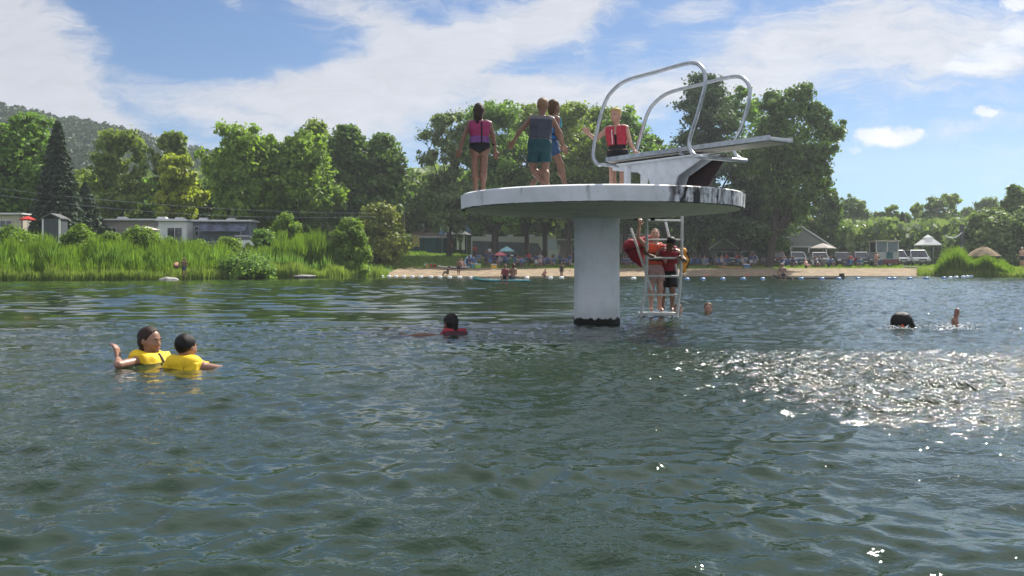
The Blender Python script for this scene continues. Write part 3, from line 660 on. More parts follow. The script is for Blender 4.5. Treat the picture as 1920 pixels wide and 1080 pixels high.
# diving board stand
AX = Vector((.588, -.809, 0)); PR = Vector((.809, .588, 0)); B0 = Vector((1.50, 15.30, 0))       # axis towards the tip, across, back near corner
BZ = 2.60
def bd(s, w, z): return tuple(B0 + AX * s + PR * w + Vector((0, 0, z)))
db = thing('diving_board', 'white springboard with two looped steel handrails on a wedge stand', 'diving board', bd(1.2, .22, DT))
org = Vector(db.location)
def lb(s, w, z): return tuple(Vector(bd(s, w, z)) - org)
bw = mat('white_board', (.60, .62, .64), .45, .4, var=.07, scale=7)
under = mat('board_underside', (.48, .45, .40), .6, .3, var=.12, scale=5)
m = MB(); nS = 14; vs_ = []; fs_ = []
for i in range(nS + 1):
    s = 3.25 * i / nS; dz_ = .012 * math.sin(math.pi * i / nS)
    vs_ += [lb(s, 0, BZ + dz_), lb(s, .45, BZ + dz_), lb(s, .45, BZ - .05 + dz_), lb(s, 0, BZ - .05 + dz_)]
for i in range(nS):
    for k in range(4): fs_.append((4 * i + k, 4 * i + (k + 1) % 4, 4 * i + 4 + (k + 1) % 4, 4 * i + 4 + k))
fs_ += [(0, 3, 2, 1), (4 * nS, 4 * nS + 1, 4 * nS + 2, 4 * nS + 3)]
m.add(vs_, fs_).build('board', bw, db, bevel=.008)
m = MB(); m.prism([(.02, .03), (3.2, .03), (3.2, .42), (.02, .42)], lambda p, q, w: lb(p, q, w), BZ - .066, BZ - .053); m.build('board_underside', under, db)
m = MB()
for w in (.0, .45): m.prism([(.0, BZ - .045), (3.25, BZ - .045), (3.25, BZ + .02), (.0, BZ + .02)], lambda p, q, ww: lb(p, ww, q), w - .012 if w == 0 else w + .002, w - .002 if w == 0 else w + .014)
m.build('edge_trim', galv, db)
plate = [(.03, BZ - .095), (2.12, BZ - .10), (1.95, BZ - .17), (1.48, BZ - .38), (1.36, DT + .012), (.98, DT + .012), (.86, DT + .26), (.62, BZ - .26), (.05, BZ - .19)]
for w in (.09, .30):
    MB().prism(plate, lambda p, q, ww: lb(p, ww, q), w, w + .03).build('side_plate', steel_p, db, bevel=.006)
MB().prism([(.1, .03), (1.9, .03), (1.9, .43), (.1, .43)], lambda p, q, w: lb(p, q, w), BZ - .125, BZ - .10).build('top_plate', steel_p, db)
MB().prism([(.99, .125), (1.35, .125), (1.35, .295), (.99, .295)], lambda p, q, w: lb(p, q, w), DT + .02, DT + .05).build('base_plate', steel_p, db)
MB().prism([(1.34, DT + .06), (1.78, DT + .06), (2.16, BZ - .13), (1.34, BZ - .13)], lambda p, q, ww: lb(p, ww, q), .36, .385).build('shade_panel', mat('plate_shade_maroon', (.045, .03, .032), .7, .2), db)  # shade on the far side plate, put in as a dark maroon sheet
MB().tube([lb(1.66, -.05, BZ - .075), lb(1.66, .50, BZ - .075)], .024, 12).build('fulcrum_roller', galv, db, True)
for w in (.05, .40): MB().box(lb(.44, w, (DT + BZ - .17) / 2), (.075, .075, BZ - .17 - DT), math.atan2(AX.y, AX.x)).build('support_post', steel_p, db)
for s in (.12, .20): MB().tube([lb(s, .10, BZ + .012), lb(s, .10, BZ + .03)], .018, 8).build('bolt', galv, db)
def curve(pts, k=7):
    P = [Vector(p) for p in pts]; P = [P[0] * 2 - P[1]] + P + [P[-1] * 2 - P[-2]]; out = []
    for i in range(1, len(P) - 2):
        for j in range(k):
            t_ = j / k; a, b_, c, d_ = P[i - 1], P[i], P[i + 1], P[i + 2]
            out.append(.5 * ((2 * b_) + (c - a) * t_ + (2 * a - 5 * b_ + 4 * c - d_) * t_ ** 2 + (3 * b_ - a - 3 * c + d_) * t_ ** 3))
    return out + [P[-2]]
prof = [(.16, 2.48), (.02, 2.50), (-.08, 2.66), (.02, 3.05), (.20, 3.45), (.42, 3.63), (.72, 3.72), (1.3, 3.74), (1.95, 3.76), (2.20, 3.68), (2.29, 3.46), (2.16, 3.05), (1.99, 2.66), (2.05, 2.48), (2.22, 2.41)]
for w, dzr, ds_ in ((-.20, 0, 0), (.66, -.10, .06)):
    pts = [lb(s + ds_, w, z + (dzr if z > 2.9 else 0)) for s, z in prof] + [lb(2.30, .23, 2.40)]
    pts = [lb(.18, .1 if w < 0 else .36, 2.47)] + pts
    MB().tube(curve(pts), .029, 10).build('handrail', galv, db, True)

# ladder behind the platform
LX, LY = X(1243, 16.4), 16.38
ld = thing('pool_ladder', 'white tubular ladder from the lake up to the platform edge', 'ladder', (LX, LY, 0))
def lp(px, py, d=16.38): p = PT(px, py, d); return (p[0] - LX, p[1] - LY, p[2])
wt = mat('weathered_white_tube', (.55, .57, .55), .45, .4, var=.14, scale=12)
for a_, b_ in (((1212, 405), (1201, 600)), ((1279, 405), (1269, 606))):
    q0 = lp(*a_); q1 = lp(*b_); mid = lp((a_[0] * .45 + 1213 * .55) if a_[0] < 1240 else 1277, 505)
    MB().tube(curve([(q0[0], q0[1], 2.55), q0, mid, q1, (q1[0], q1[1] - .02, -.35)], 5), .026, 10).build('side_rail', wt, ld, True)
for y_, xa, xb in ((414, 1211, 1279), (450, 1211, 1278), (484, 1212, 1277), (518, 1212, 1275), (553, 1207, 1273)):
    MB().tube([lp(xa, y_), lp(xb, y_)], .019, 8).build('rung', wt, ld, True)
for a_, b_, dd in (((1183, 428), (1222, 545), 16.75), ((1248, 416), (1272, 520), 16.75)):
    MB().tube([lp(*a_, 16.9), lp(*b_, 16.45)], .022, 8).build('brace', wt, ld, True)
st = lp(1235, 588); MB().box((st[0], .17, st[2] - .01), (.64, .34, .05)).build('step', wt, ld, bevel=.01)

# ------------------------------------------------------------------ caravans, cottages and camp things
white = mat('white_siding', (.62, .63, .63), .5, .4, var=.06, scale=2)
cream = mat('cream_siding', (.46, .42, .34), .6, .3, var=.1, scale=2)
taupe = mat('taupe_siding', (.30, .27, .25), .6, .3, var=.1, scale=2)
bluegrey = mat('blue_grey_siding', (.30, .36, .44), .55, .3, var=.08, scale=2)
grey = mat('grey_siding', (.22, .235, .235), .7, .25, var=.12, scale=3, stretch=(.2, .2, 8))
shing = mat('brown_shingles', (.17, .125, .105), .9, .2, var=.25, scale=9)
gshing = mat('grey_shingles', (.12, .125, .13), .9, .2, var=.25, scale=9)
glass = mat('window_glass', (.02, .028, .035), .06, .8, var=.1)
black = mat('black_trim', (.02, .02, .022), .5, .4)
tyre = mat('tyre_rubber', (.025, .025, .025), .85, .2)
rimm = mat('wheel_rim', (.4, .41, .42), .3, .5, .7)
red = mat('red_cloth', (.50, .035, .03), .7, .2, var=.15)
yellow = mat('yellow_plastic', (.70, .40, .03), .4, .4)
beige = mat('beige_canvas', (.50, .46, .38), .85, .1, var=.1)
teal = mat('teal_mesh', (.03, .11, .12), .6, .3, var=.2)
lime = mat('lime_awning', (.25, .40, .05), .7, .2, var=.2)
wood = mat('weathered_wood', (.20, .15, .10), .8, .2, var=.25, scale=5)
lightp = mat('headlamp', (.75, .76, .78), .1, .7)
taill = mat('tail_lamp', (.42, .02, .02), .2, .6)
thatch = mat('thatch', (.26, .20, .13), .95, .1, var=.4, scale=14, stretch=(6, 6, .6), bump=.7)
whitec = mat('white_canvas', (.78, .78, .77), .8, .2, var=.05)
aqua = mat('aqua_cloth', (.10, .42, .50), .7, .2, var=.2)
greyw = mat('grey_pole_wood', (.20, .18, .15), .85, .2, var=.2)

def wheel(par, x, y, r=.34, w=.22, axis='y'):
    def ring(m_, r0, r1, ww):
        pr = [(r0, -ww / 2), (r1, -ww / 2), (r1 * 1.0, ww / 2), (r0, ww / 2)]
        return m_
    a = MB().lathe([(.02, -w / 2), (r * .94, -w / 2), (r, -w * .3), (r, w * .3), (r * .94, w / 2), (.02, w / 2)], 18)
    a.v = [(p[0], p[2], p[1]) for p in a.v] if axis == 'y' else [(p[2], p[0], p[1]) for p in a.v]
    o = a.build('wheel', tyre, par, True, loc=(x, y, r))
    b = MB().lathe([(.02, -w / 2 - .012), (r * .6, -w / 2 - .008), (r * .62, w / 2 + .008), (.02, w / 2 + .012)], 14)
    b.v = [(p[0], p[2], p[1]) for p in b.v] if axis == 'y' else [(p[2], p[0], p[1]) for p in b.v]
    b.build('rim', rimm, o, True); return o
def window(par, c, w, h, nrm='y', side=-1, fr=None, bars=0, name='window'):
    fr = fr or white; m = MB(); t_ = .05
    def P(u_, v_, dd): return (c[0] + u_, c[1] + side * dd, c[2] + v_) if nrm == 'y' else (c[0] + side * dd, c[1] + u_, c[2] + v_)
    def slab(u0, u1, v0, v1, d0, d1, mm_): mm_.prism([(u0, v0), (u1, v0), (u1, v1), (u0, v1)], lambda p, q, ww: P(p, q, ww), d0, d1)
    slab(-w / 2, w / 2, h / 2 - t_, h / 2, .002, .05, m); slab(-w / 2, w / 2, -h / 2, -h / 2 + t_, .002, .05, m)
    slab(-w / 2, -w / 2 + t_, -h / 2 + t_, h / 2 - t_, .002, .05, m); slab(w / 2 - t_, w / 2, -h / 2 + t_, h / 2 - t_, .002, .05, m)
    for i in range(bars): u_ = -w / 2 + w * (i + 1) / (bars + 1); slab(u_ - .025, u_ + .025, -h / 2 + t_, h / 2 - t_, .002, .046, m)
    o = m.build(name, fr, par); g = MB(); slab(-w / 2 + t_, w / 2 - t_, -h / 2 + t_, h / 2 - t_, .004, .02, g); g.build('pane', glass, o); return o

def trailer(px0, px1, d, top, label, body, h=2.6, rz=0, wins=(), door=None, ac=(), roof=None, name='camper_trailer', dep=2.4, stripe=None, eave=.25):
    x0, x1 = X(px0, d), X(px1, d); L_ = x1 - x0; zt = Z(top, d); z0 = zt - h - .55
    t = thing(name, label, 'camper', ((x0 + x1) / 2, d + dep / 2, z0), rz)
    MB().box((0, 0, .55 + h / 2), (L_, dep, h)).build('body', body, t, bevel=.10)
    MB().box((0, -.1, .55 + h + .05), (L_ + eave, dep + eave + .3, .17)).build('roof', roof or white, t, bevel=.03)
    for a in ac: MB().box((a * L_, 0, .55 + h + .25), (.95, .8, .30)).build('roof_unit', white, t, bevel=.08)
    for u_, v_, w, hh, bars in wins: window(t, (u_ * L_, -dep / 2, .55 + v_), w, hh, bars=bars)
    if door is not None:
        dd = MB().box((door * L_, -dep / 2 - .015, .55 + 1.0), (.75, .03, 1.9)).build('door', white, t, bevel=.02); MB().box((door * L_ + .28, -dep / 2 - .05, .55 + 1.0), (.04, .05, .12)).build('handle', black, dd)
    if stripe: MB().box((0, -dep / 2 - .006, .55 + stripe[0]), (L_ * .96, .012, .25)).build('stripe', stripe[1], t)
    for sx in (-.12, .12): wheel(t, sx * L_, -dep / 2 + .2, .36)
    return t
trailer(-60, 42, 92, 402, 'cream trailer at the left edge under a sagging white roof', cream, 2.5, wins=((.2, 1.6, 1.2, .7, 1), (-.2, 1.6, 1.4, .7, 1)), stripe=(.6, taupe))
t = trailer(182, 322, 97, 413, 'long taupe park trailer with flat white roof and a roof unit', taupe, 2.6, wins=((.02, 1.25, 1.0, 1.5, 1), (.19, 1.25, 1.1, 1.5, 1), (-.3, 1.5, .9, .7, 0)), door=.33, ac=(-.22, .32), eave=.5)
MB().box((.19 * 7.5, -1.2 - .065, 1.9), (.9, .02, .55)).build('curtain', red, t)
t = trailer(296, 350, 94, 414, 'white trailer end with a white french door', white, 2.7, wins=(), ac=(.1,), dep=3)
window(t, (.25, -1.5, 1.55), 1.5, 2.1, bars=1, name='french_door')
t = trailer(352, 470, 96, 415, 'blue-grey fifth wheel trailer with a dark awning lowered on arms', mat('slate_blue_siding', (.17, .21, .27), .55, .3, var=.08, scale=2), 2.6, wins=((-.36, 1.6, .5, 1.0, 0),), ac=(-.3, .15), eave=.5)
m = MB(); L_ = 5.4
for i in range(6):
    a0, a1 = i / 6, (i + 1) / 6; y0, y1 = -1.2 - 2.3 * a0, -1.2 - 2.3 * a1; z0, z1 = 3.0 - .95 * a0 - .25 * math.sin(3.14 * a0), 3.0 - .95 * a1 - .25 * math.sin(3.14 * a1)
    m.prism([(y0, z0), (y1, z1), (y1, z1 + .03), (y0, z0 + .03)], lambda p, q, w: (w, p, q), -1.8, 2.9)
m.build('awning', mat('dark_awning_cloth', (.10, .115, .16), .7, .25, var=.5, scale=1.2), t)
for s in (-1.7, 2.8): MB().tube([(s, -3.5, 2.05), (s, -2.9, .9), (s, -1.25, 1.0)], .04, 6).build('awning_arm', galv, t)
# shed, red parasol, beige gazebo on the left bank
t = thing('garden_shed', 'dark grey garden shed with pale corner trim below the pointed spruce', 'shed', (X(95, 80), 80.8, Z(462, 80)))
MB().box((0, 0, 1.0), (1.45, 1.4, 2.6)).build('walls', mat('dark_grey_boards', (.065, .075, .085), .8, .2, var=.15, scale=4, stretch=(6, 6, .3)), t)
MB().prism([(-.85, 2.3), (0, 2.68), (.85, 2.3), (.85, 2.38), (0, 2.78), (-.85, 2.38)], lambda p, q, w: (p, w, q), -.85, .85).build('roof', gshing, t)
for s in (-1, 1): MB().box((s * .69, -.72, 1.0), (.13, .06, 2.6)).build('corner_trim', white, t)
def parasol(px, d, top, wpx, h_frac, label, m_, gb=None, name='parasol', pole=2.4, sides=8, cat='parasol', legs=False):
    z1 = Z(top, d); r = wpx / F * d / 2; t = thing(name, label, cat, (X(px, d), d, z1 - pole))
    rise = r * h_frac; m = MB(); prof_ = [(r, pole - rise), (r * .96, pole - rise * .90), (r * .5, pole - rise * .40), (.03, pole)]
    m.lathe(prof_ + [(.03, pole - .03), (r * .5, pole - rise * .44), (r * .99, pole - rise - .06)], sides, cap=False); m.build('canopy', m_, t)
    if legs:
        for sx in (-1, 1):
            for sy in (-1, 1): MB().tube([(sx * r * .66, sy * r * .66, 0), (sx * r * .66, sy * r * .66, pole - rise)], .04, 6).build('leg', galv, t)
    else: MB().tube([(0, 0, 0), (0, 0, pole - .02)], .03, 8).build('pole', galv, t)
    return t
parasol(52, 86, 405, 30, .45, 'red parasol beside the cream trailer at the left edge', red, pole=3.0)
parasol(272, 88, 424, 58, .26, 'flat beige parasol in front of the long taupe trailer', beige, pole=2.6)
# cottage with brown roof
def gable_house(px0, px1, d, ridge, eave, label, wall, roof, dep=6, along='x', wins=(), base=None, name='cottage', trim=None, chimney=None, porch=False):
    x0, x1 = X(px0, d), X(px1, d); w = x1 - x0; zr, ze = Z(ridge, d), Z(eave, d); z0 = (G((px0 + px1) / 2, d) if base is None else Z(base, d)) - .2
    t = thing(name, label, 'house', ((x0 + x1) / 2, d + dep / 2, z0)); he, hr = ze - z0, zr - z0
    if not porch: MB().box((0, 0, he / 2), (w * .94, dep * .94, he)).build('walls', wall, t)
    else:
        MB().box((0, dep * .25, he / 2), (w * .92, dep * .46, he)).build('walls', wall, t)
        for q in (-.44, -.15, .15, .44): MB().box((q * w, -dep * .45, he / 2), (.16, .16, he)).build('porch_post', white, t)
        MB().box((0, -dep * .45, he + .06), (w * .96, .2, .22)).build('fascia_beam', white, t)
    th = .14
    if along == 'x':
        prof_ = [(-dep / 2 - .3, he - .15), (0, hr), (dep / 2 + .3, he - .15), (dep / 2 + .3, he - .15 + th), (0, hr + th), (-dep / 2 - .3, he - .15 + th)]
        MB().prism(prof_, lambda p, q, ww: (ww, p, q), -w / 2, w / 2).build('roof', roof, t)
        MB().prism([(-dep * .47, he), (0, hr - .1), (dep * .47, he)], lambda p, q, ww: (ww, p, q), -w * .46, w * .46).build('gable', wall, t)
        MB().box((0, -dep / 2 - .33, he - .10), (w, .05, .2)).build('fascia', trim or white, t)
    else:
        prof_ = [(-w / 2 - .3, he - .1), (0, hr), (w / 2 + .3, he - .1), (w / 2 + .3, he - .1 + th), (0, hr + th), (-w / 2 - .3, he - .1 + th)]
        MB().prism(prof_, lambda p, q, ww: (p, ww, q), -dep / 2, dep / 2).build('roof', roof, t)
        MB().prism([(-w * .47, he + .17), (0, hr - .02), (w * .47, he + .17)], lambda p, q, ww: (p, ww, q), -dep * .485, dep * .48).build('gable', wall, t)
        tr = [(-w / 2 - .31, he - .14), (0, hr - .04), (w / 2 + .31, he - .14), (w / 2 + .31, he + .10), (0, hr + .16), (-w / 2 - .31, he + .10)]
        MB().prism(tr, lambda p, q, ww: (p, ww, q), -dep / 2 - .06, -dep / 2 - .003).build('barge_board', trim or white, t)
    for u_, v_, ww, hh, bars in wins: window(t, (u_ * w, -dep * .47, v_), ww, hh, bars=bars)
    if chimney: c = chimney; MB().box((c * w, .6, hr + .25), (.7, .6, 1.0)).build('chimney', white, t)
    return t
t = gable_house(770, 842, 128, 428, 443, 'low cottage with brown shingle roof and white chimney', grey, shing, 5.5, wins=((-.33, 1.3, .8, 1.4, 0), (.15, 1.2, 2.4, 1.3, 2)), chimney=-.28)
for px, py in ((769, 424), (817, 425)): tag(MB().ball((0, 0, .12), .28, 10, 8).lathe([(.05, -1.2), (.05, 0)], 6).build('roof_vent', white, t), None); bpy.data.objects[-1] if False else None
ch = [o for o in t.children if o.name.startswith('roof_vent')]
for o, sx in zip(ch, (-2.7, 1.6)): o.location = (sx, 0, 5.0 - .9 + (Z(428, 128) - t.location.z - 4.0))
t = thing('sign_board', 'yellow notice board on the cottage front', 'sign', (X(780, 124), 124, G(780, 124)))
MB().box((0, 0, 1.75), (.9, .06, 1.5)).build('panel', mat('yellow_notice', (.62, .52, .22), .6, .3, var=.3, scale=6), t)
for s in (-.4, .4): MB().box((s, .06, 1.0), (.07, .07, 2.0)).build('post', wood, t)
# playground pieces left of the cottage
t = thing('play_canopy', 'lime green awning on posts in front of the rusty small tree', 'awning', (X(752, 122), 122, G(752, 122)))
m = MB(); m.prism([(-.8, 2.1), (.8, 2.55), (.8, 2.62), (-.8, 2.17)], lambda p, q, w: (w, p, q), -1.25, 1.25); m.build('canopy', lime, t)
m = MB(); m.box((0, -.8, 1.95), (2.5, .04, .42)); m.build('valance', lime, t)
for s in (-1.2, 1.2):
    for y_ in (-.75, .75): MB().box((s, y_, 1.1), (.09, .09, 2.2)).build('post', wood, t)
t = thing('play_slide', 'yellow tube slide panel left of the lime awning', 'slide', (X(711, 120), 120, G(711, 120)))
MB().prism([(-.28, 0), (.28, 0), (.22, 2.0), (-.10, 2.0)], lambda p, q, w: (p, w, q), -.15, .15).build('chute', yellow, t)
MB().box((.5, .3, 1.2), (.1, .1, 2.4)).build('post', black, t)
parasol(701, 120, 452, 22, .5, 'small aqua parasol beside the yellow slide', aqua, pole=2.2)
t = thing('mesh_fence', 'teal mesh fence between the lime awning and the cottage', 'fence', (X(770, 125), 125.5, G(770, 125)))
MB().box((1.6, 0, 1.1), (7.5, .03, 2.0)).build('mesh', teal, t)
for k in range(5): MB().tube([(-2.1 + k * 1.85, 0, 0), (-2.1 + k * 1.85, 0, 2.2)], .05, 6).build('post', black, t)
t = thing('board_fence', 'dark teal board fence behind the aqua parasol', 'fence', (X(735, 127), 127.5, G(735, 127)))
MB().box((-.6, 0, 1.1), (5.2, .05, 2.1)).build('boards', teal, t)
# little gazebo and blue tarp tent right of the cottage
t = thing('gazebo', 'small grey roofed gazebo with white hangings right of the cottage', 'gazebo', (X(858, 120), 120, G(858, 120)))
MB().lathe([(1.75, 2.5), (.9, 3.0), (.05, 3.35), (.05, 3.3), (1.7, 2.42)], 8, cap=False).build('roof', gshing, t)
for k in range(4): a = .785 + 1.571 * k; MB().box((1.35 * math.cos(a), 1.35 * math.sin(a), 1.25), (.1, .1, 2.5)).build('post', black, t)
for sx, w in ((-1.0, .35), (.1, .3), (.75, .42)): MB().box((sx, -1.05, 1.5), (w, .05, 1.8)).build('hanging', whitec, t)
t = thing('tarp_tent', 'blue and white tarp shelter with round top behind the gazebo', 'tent', (X(853, 125), 125, G(853, 125)))
m = MB(); m.lathe([(2.1, 2.6), (2.05, 3.2), (1.5, 4.0), (.7, 4.4), (.02, 4.5)], 16); m.build('cover', mat('blue_tarp', (.14, .24, .42), .5, .4, var=.5, scale=1.5), t, True)
for a in (-1.6, 1.6): MB().tube([(a, -1.1, 0), (a, -1.1, 2.8)], .05, 6).build('post', galv, t)
# motor home
t = thing('motor_home', 'white motor coach with a big blue-tinted windscreen under the trees', 'motor home', (X(965, 124), 124, G(965, 124) + .1))
L_ = 11.2
m = MB(); m.prism([(-L_ / 2, .5), (L_ / 2 - .5, .45), (L_ / 2 - .05, .9), (L_ / 2, 1.5), (L_ / 2 - .25, 3.2), (L_ / 2 - .6, 3.45), (-L_ / 2, 3.45)], lambda p, q, w: (p, w, q), -1.25, 1.25); m.build('body', white, t, bevel=.08)
MB().prism([(-L_ / 2 + .2, .8), (L_ / 2 - 1.7, .8), (L_ / 2 - 2.6, 2.6), (-L_ / 2 + .2, 2.9)], lambda p, q, w: (p, w, q), -1.275, -1.252).build('paint_panel', mat('charcoal_paint', (.05, .055, .06), .3, .5, var=.4, scale=1.3), t)
MB().prism([(L_ / 2 + .02, 1.75), (L_ / 2 - .20, 3.1), (L_ / 2 - .16, 3.12), (L_ / 2 + .06, 1.75)], lambda p, q, w: (p, w, q), -1.12, 1.12).build('windscreen', mat('tinted_screen', (.10, .20, .24), .05, .8), t)
MB().prism([(L_ / 2 - 1.5, 1.75), (L_ / 2 - .22, 1.75), (L_ / 2 - .42, 3.0), (L_ / 2 - 1.4, 3.0)], lambda p, q, w: (p, w, q), -1.28, -1.262).build('side_window', mat('tinted_side', (.12, .22, .26), .05, .8), t)
for k in (-.3, -.05, .2): MB().box((k * L_, 0, 3.6), (.8, .7, .26)).build('roof_unit', white, t, bevel=.06)
for k in (-.28, .33): wheel(t, k * L_, -1.15, .48, .3)
trailer(1000, 1075, 127, 450, 'taupe trailer with lean-to ramp right of the motor coach', taupe, 2.6, wins=((-.2, 1.5, 1.2, .8, 1),), door=.1)
t = trailer(1163, 1214, 116, 441, 'white roofed park trailer seen between pillar and ladder', taupe, 2.2, wins=((.2, 1.3, 1.2, .7, 1),), door=-.2, eave=.9)
# houses on the right
gable_house(1272, 1352, 133, 444, 462, 'wide grey cottage with low roof, behind the pine trunk', grey, mat('tan_shingles', (.24, .215, .19), .9, .2, var=.2, scale=9), 6, wins=((-.25, 1.2, 1.0, 1.4, 1), (.1, 1.2, 1.0, 1.4, 1)))
gable_house(1330, 1386, 126, 447, 470, 'grey cottage with its gable front and white framed windows', grey, gshing, 5, along='y', wins=((-.15, 1.2, .9, 1.3, 1), (.26, 1.2, .7, 1.3, 0)))
gable_house(1372, 1412, 131, 450, 466, 'small grey cottage annex right of the gable front', grey, shing, 5, wins=((.1, 1.1, .9, 1.2, 1),))
gable_house(1444, 1558, 124, 424, 463, 'grey gabled hall with an open porch and white trim', grey, gshing, 8, along='y', porch=True, name='beach_hall')
parasol(1543, 116, 456, 52, .38, 'wide beige parasol in front of the gabled hall', mat('pink_beige_canvas', (.44, .40, .37), .85, .1), pole=2.9)
# pole with yellow flag
t = thing('flag_pole', 'white pole with a drooping yellow flag beside the gabled hall', 'flag', (X(1525, 134), 134, G(1525, 134)))
MB().tube([(0, 0, 0), (0, 0, 7.2)], [.06, .035], 8).build('pole', white, t)
m = MB(); m.prism([(0, 6.9), (-.25, 6.5), (-.55, 5.9), (-.5, 5.1), (-.25, 5.3), (-.1, 5.9)], lambda p, q, w: (p, w + .12 * math.sin(q * 5), q), -.02, .02); m.build('flag', yellow, t)
# service trailer with glazed upper half
t = thing('snack_trailer', 'tall grey service trailer with a glazed upper half and teal side panel', 'trailer', (X(1657, 113), 113, G(1657, 113)))
MB().box((0, 0, 1.15), (2.7, 2.2, 1.2)).build('lower_body', mat('grey_panel', (.36, .37, .38), .5, .3), t)
MB().box((0, 0, 3.02), (3.0, 2.6, .14)).build('roof', cream, t)
for s in (-1.28, 0, 1.28):
    for y_ in (-1.02, 1.02): MB().box((s, y_, 2.35), (.09, .09, 1.2)).build('post', white, t)
for s in (-.64, .64): MB().box((s, -.98, 2.35), (1.15, .03, 1.1)).build('window', mat('green_glass', (.06, .10, .11), .05, .7), t)
MB().box((0, .98, 2.35), (2.5, .03, 1.1)).build('back_window', glass, t)
MB().box((.25, -1.13, 1.35), (.75, .05, .75)).build('hatch', teal, t); MB().box((.2, -1.12, .62), (2.3, .05, .5)).build('skirt', mat('maroon_panel', (.15, .04, .05), .6, .3), t)
for s in (-.9, .9): wheel(t, s, .6, .32)
# white marquee
t = thing('marquee', 'white two-tier peaked marquee above the parked vans', 'marquee', (X(1740, 118), 118, G(1740, 118)))
m = MB(); m.lathe([(1.75, 2.55), (.62, 3.35), (.60, 3.42), (.62, 3.46), (.25, 3.68), (.03, 3.82), (.02, 3.7), (1.7, 2.48)], 4, cap=False); m.v = [((p[0] - p[1]) * .707, (p[0] + p[1]) * .707, p[2]) for p in m.v]; m.build('canopy', whitec, t)
for sx in (-1, 1):
    for sy in (-1, 1): MB().box((sx * 1.15, sy * 1.15, 1.25), (.08, .08, 2.5)).build('post', galv, t)
# pole with two sagging pale straps
t = thing('rope_pole', 'grey post with two pale sagging straps beside the willow thicket', 'post', (X(1804, 106), 106, G(1804, 106)))
MB().box((0, 0, 2.3), (.35, .3, 4.6)).build('post', mat('post_grey', (.09, .09, .095), .8, .2), t)
for z0, z1, sg in ((3.4, 3.75, .75), (1.45, 2.1, .9)):
    MB().tube([(-1.95 + 1.9 * k / 8, -.1, z0 + (z1 - z0) * k / 8 - sg * (1 - (2 * k / 8 - 1) ** 2) * .6) for k in range(9)], .07, 6).build('strap', whitec, t, True)
# thatched parasol
t = thing('thatched_parasol', 'brown thatched parasol behind the right-hand reeds', 'parasol', (X(1844, 95), 95, Z(463, 95) - 2.6))
m = MB(); rng = random.Random(4); pr = [(1.55, 1.72), (1.2, 2.02), (.75, 2.36), (.35, 2.56), (.02, 2.62)]
m.lathe(pr + [(.02, 2.4), (1.0, 1.95), (1.50, 1.66)], 26, cap=False); m.v = [(p[0] * rng.uniform(.95, 1.06), p[1] * rng.uniform(.95, 1.06), p[2] + rng.uniform(-.07, .03)) for p in m.v]; m.build('thatch', thatch, t)
MB().tube([(0, 0, -.6), (0, 0, 2.5)], .06, 8).build('pole', wood, t)
# parked cars
def car(px, d, col, label, w=1.82, kind='suv', rz=0, paint=None):
    x = X(px, d); H_ = 1.72 if kind == 'suv' else 1.48 if kind == 'sedan' else 1.95; Lc = 4.5
    t = thing('parked_car', label, 'car', (x, d + 2.2, G(px, d + 2) + .02), rz, 'cars parked behind the beach')
    pm = paint or mat('paint_' + label.split()[0], col, .28, .5, .15, var=.05, coat=.6); hw = w / 2
    side = [(-2.22, .42), (-2.25, .75), (-2.1, .98), (-1.0, 1.06), (1.9, 1.10), (2.2, 1.0), (2.25, .5), (2.1, .34), (-2.05, .34)]
    MB().prism(side, lambda p, q, ww: (ww * (1 - .05 * (abs(p) > 2)), p, q), -hw, hw).build('body', pm, t, bevel=.09)
    gh = [(-1.15, 1.05), (-.45, H_ - .06), (1.75 if kind != 'sedan' else 1.1, H_ - .06), (2.1 if kind != 'sedan' else 1.8, 1.08)]
    def cab(p, q, ww): f = 1 - .17 * (q - 1.05) / (H_ - 1.05); return (ww * f, p, q)
    MB().prism(gh, cab, -hw * .95, hw * .95).build('window_band', glass, t, bevel=.04)
    MB().prism([(-.52, H_ - .07), (-.3, H_), (1.6 if kind != 'sedan' else .95, H_), (1.8 if kind != 'sedan' else 1.15, H_ - .07)], cab, -hw * .96, hw * .96).build('roof', pm, t, bevel=.02)
    for s in (-1, 1):
        m = MB(); q0 = cab(-1.17, 1.05, s * hw * .95); q1 = cab(-.46, H_ - .06, s * hw * .95); m.tube([(q0[0], q0[1], q0[2]), (q1[0], q1[1], q1[2])], .045, 5); m.build('windscreen_pillar', pm, t)
        MB().box((s * hw * .72, -2.24, .80), (.40, .06, .16)).build('headlight', lightp, t, bevel=.02)
        MB().box((s * hw * .80, 2.24, .86), (.26, .06, .22)).build('tail_light', taill, t)
        MB().box((s * (hw + .10), -.85, 1.12), (.20, .12, .15)).build('mirror', pm, t, bevel=.03)
        for y_ in (-1.4, 1.4): wheel(t, s * (hw - .10), y_, .34, .22, 'x')
    MB().box((0, -2.255, .74), (w * .42, .05, .16)).build('grille', black, t); MB().box((0, -2.26, .48), (w * .9, .06, .18)).build('bumper', black, t)
    MB().box((0, -2.295, .56), (.42, .012, .11)).build('number_plate', white, t)
    return t
silver, wh = (.50, .51, .53), (.72, .73, .74)
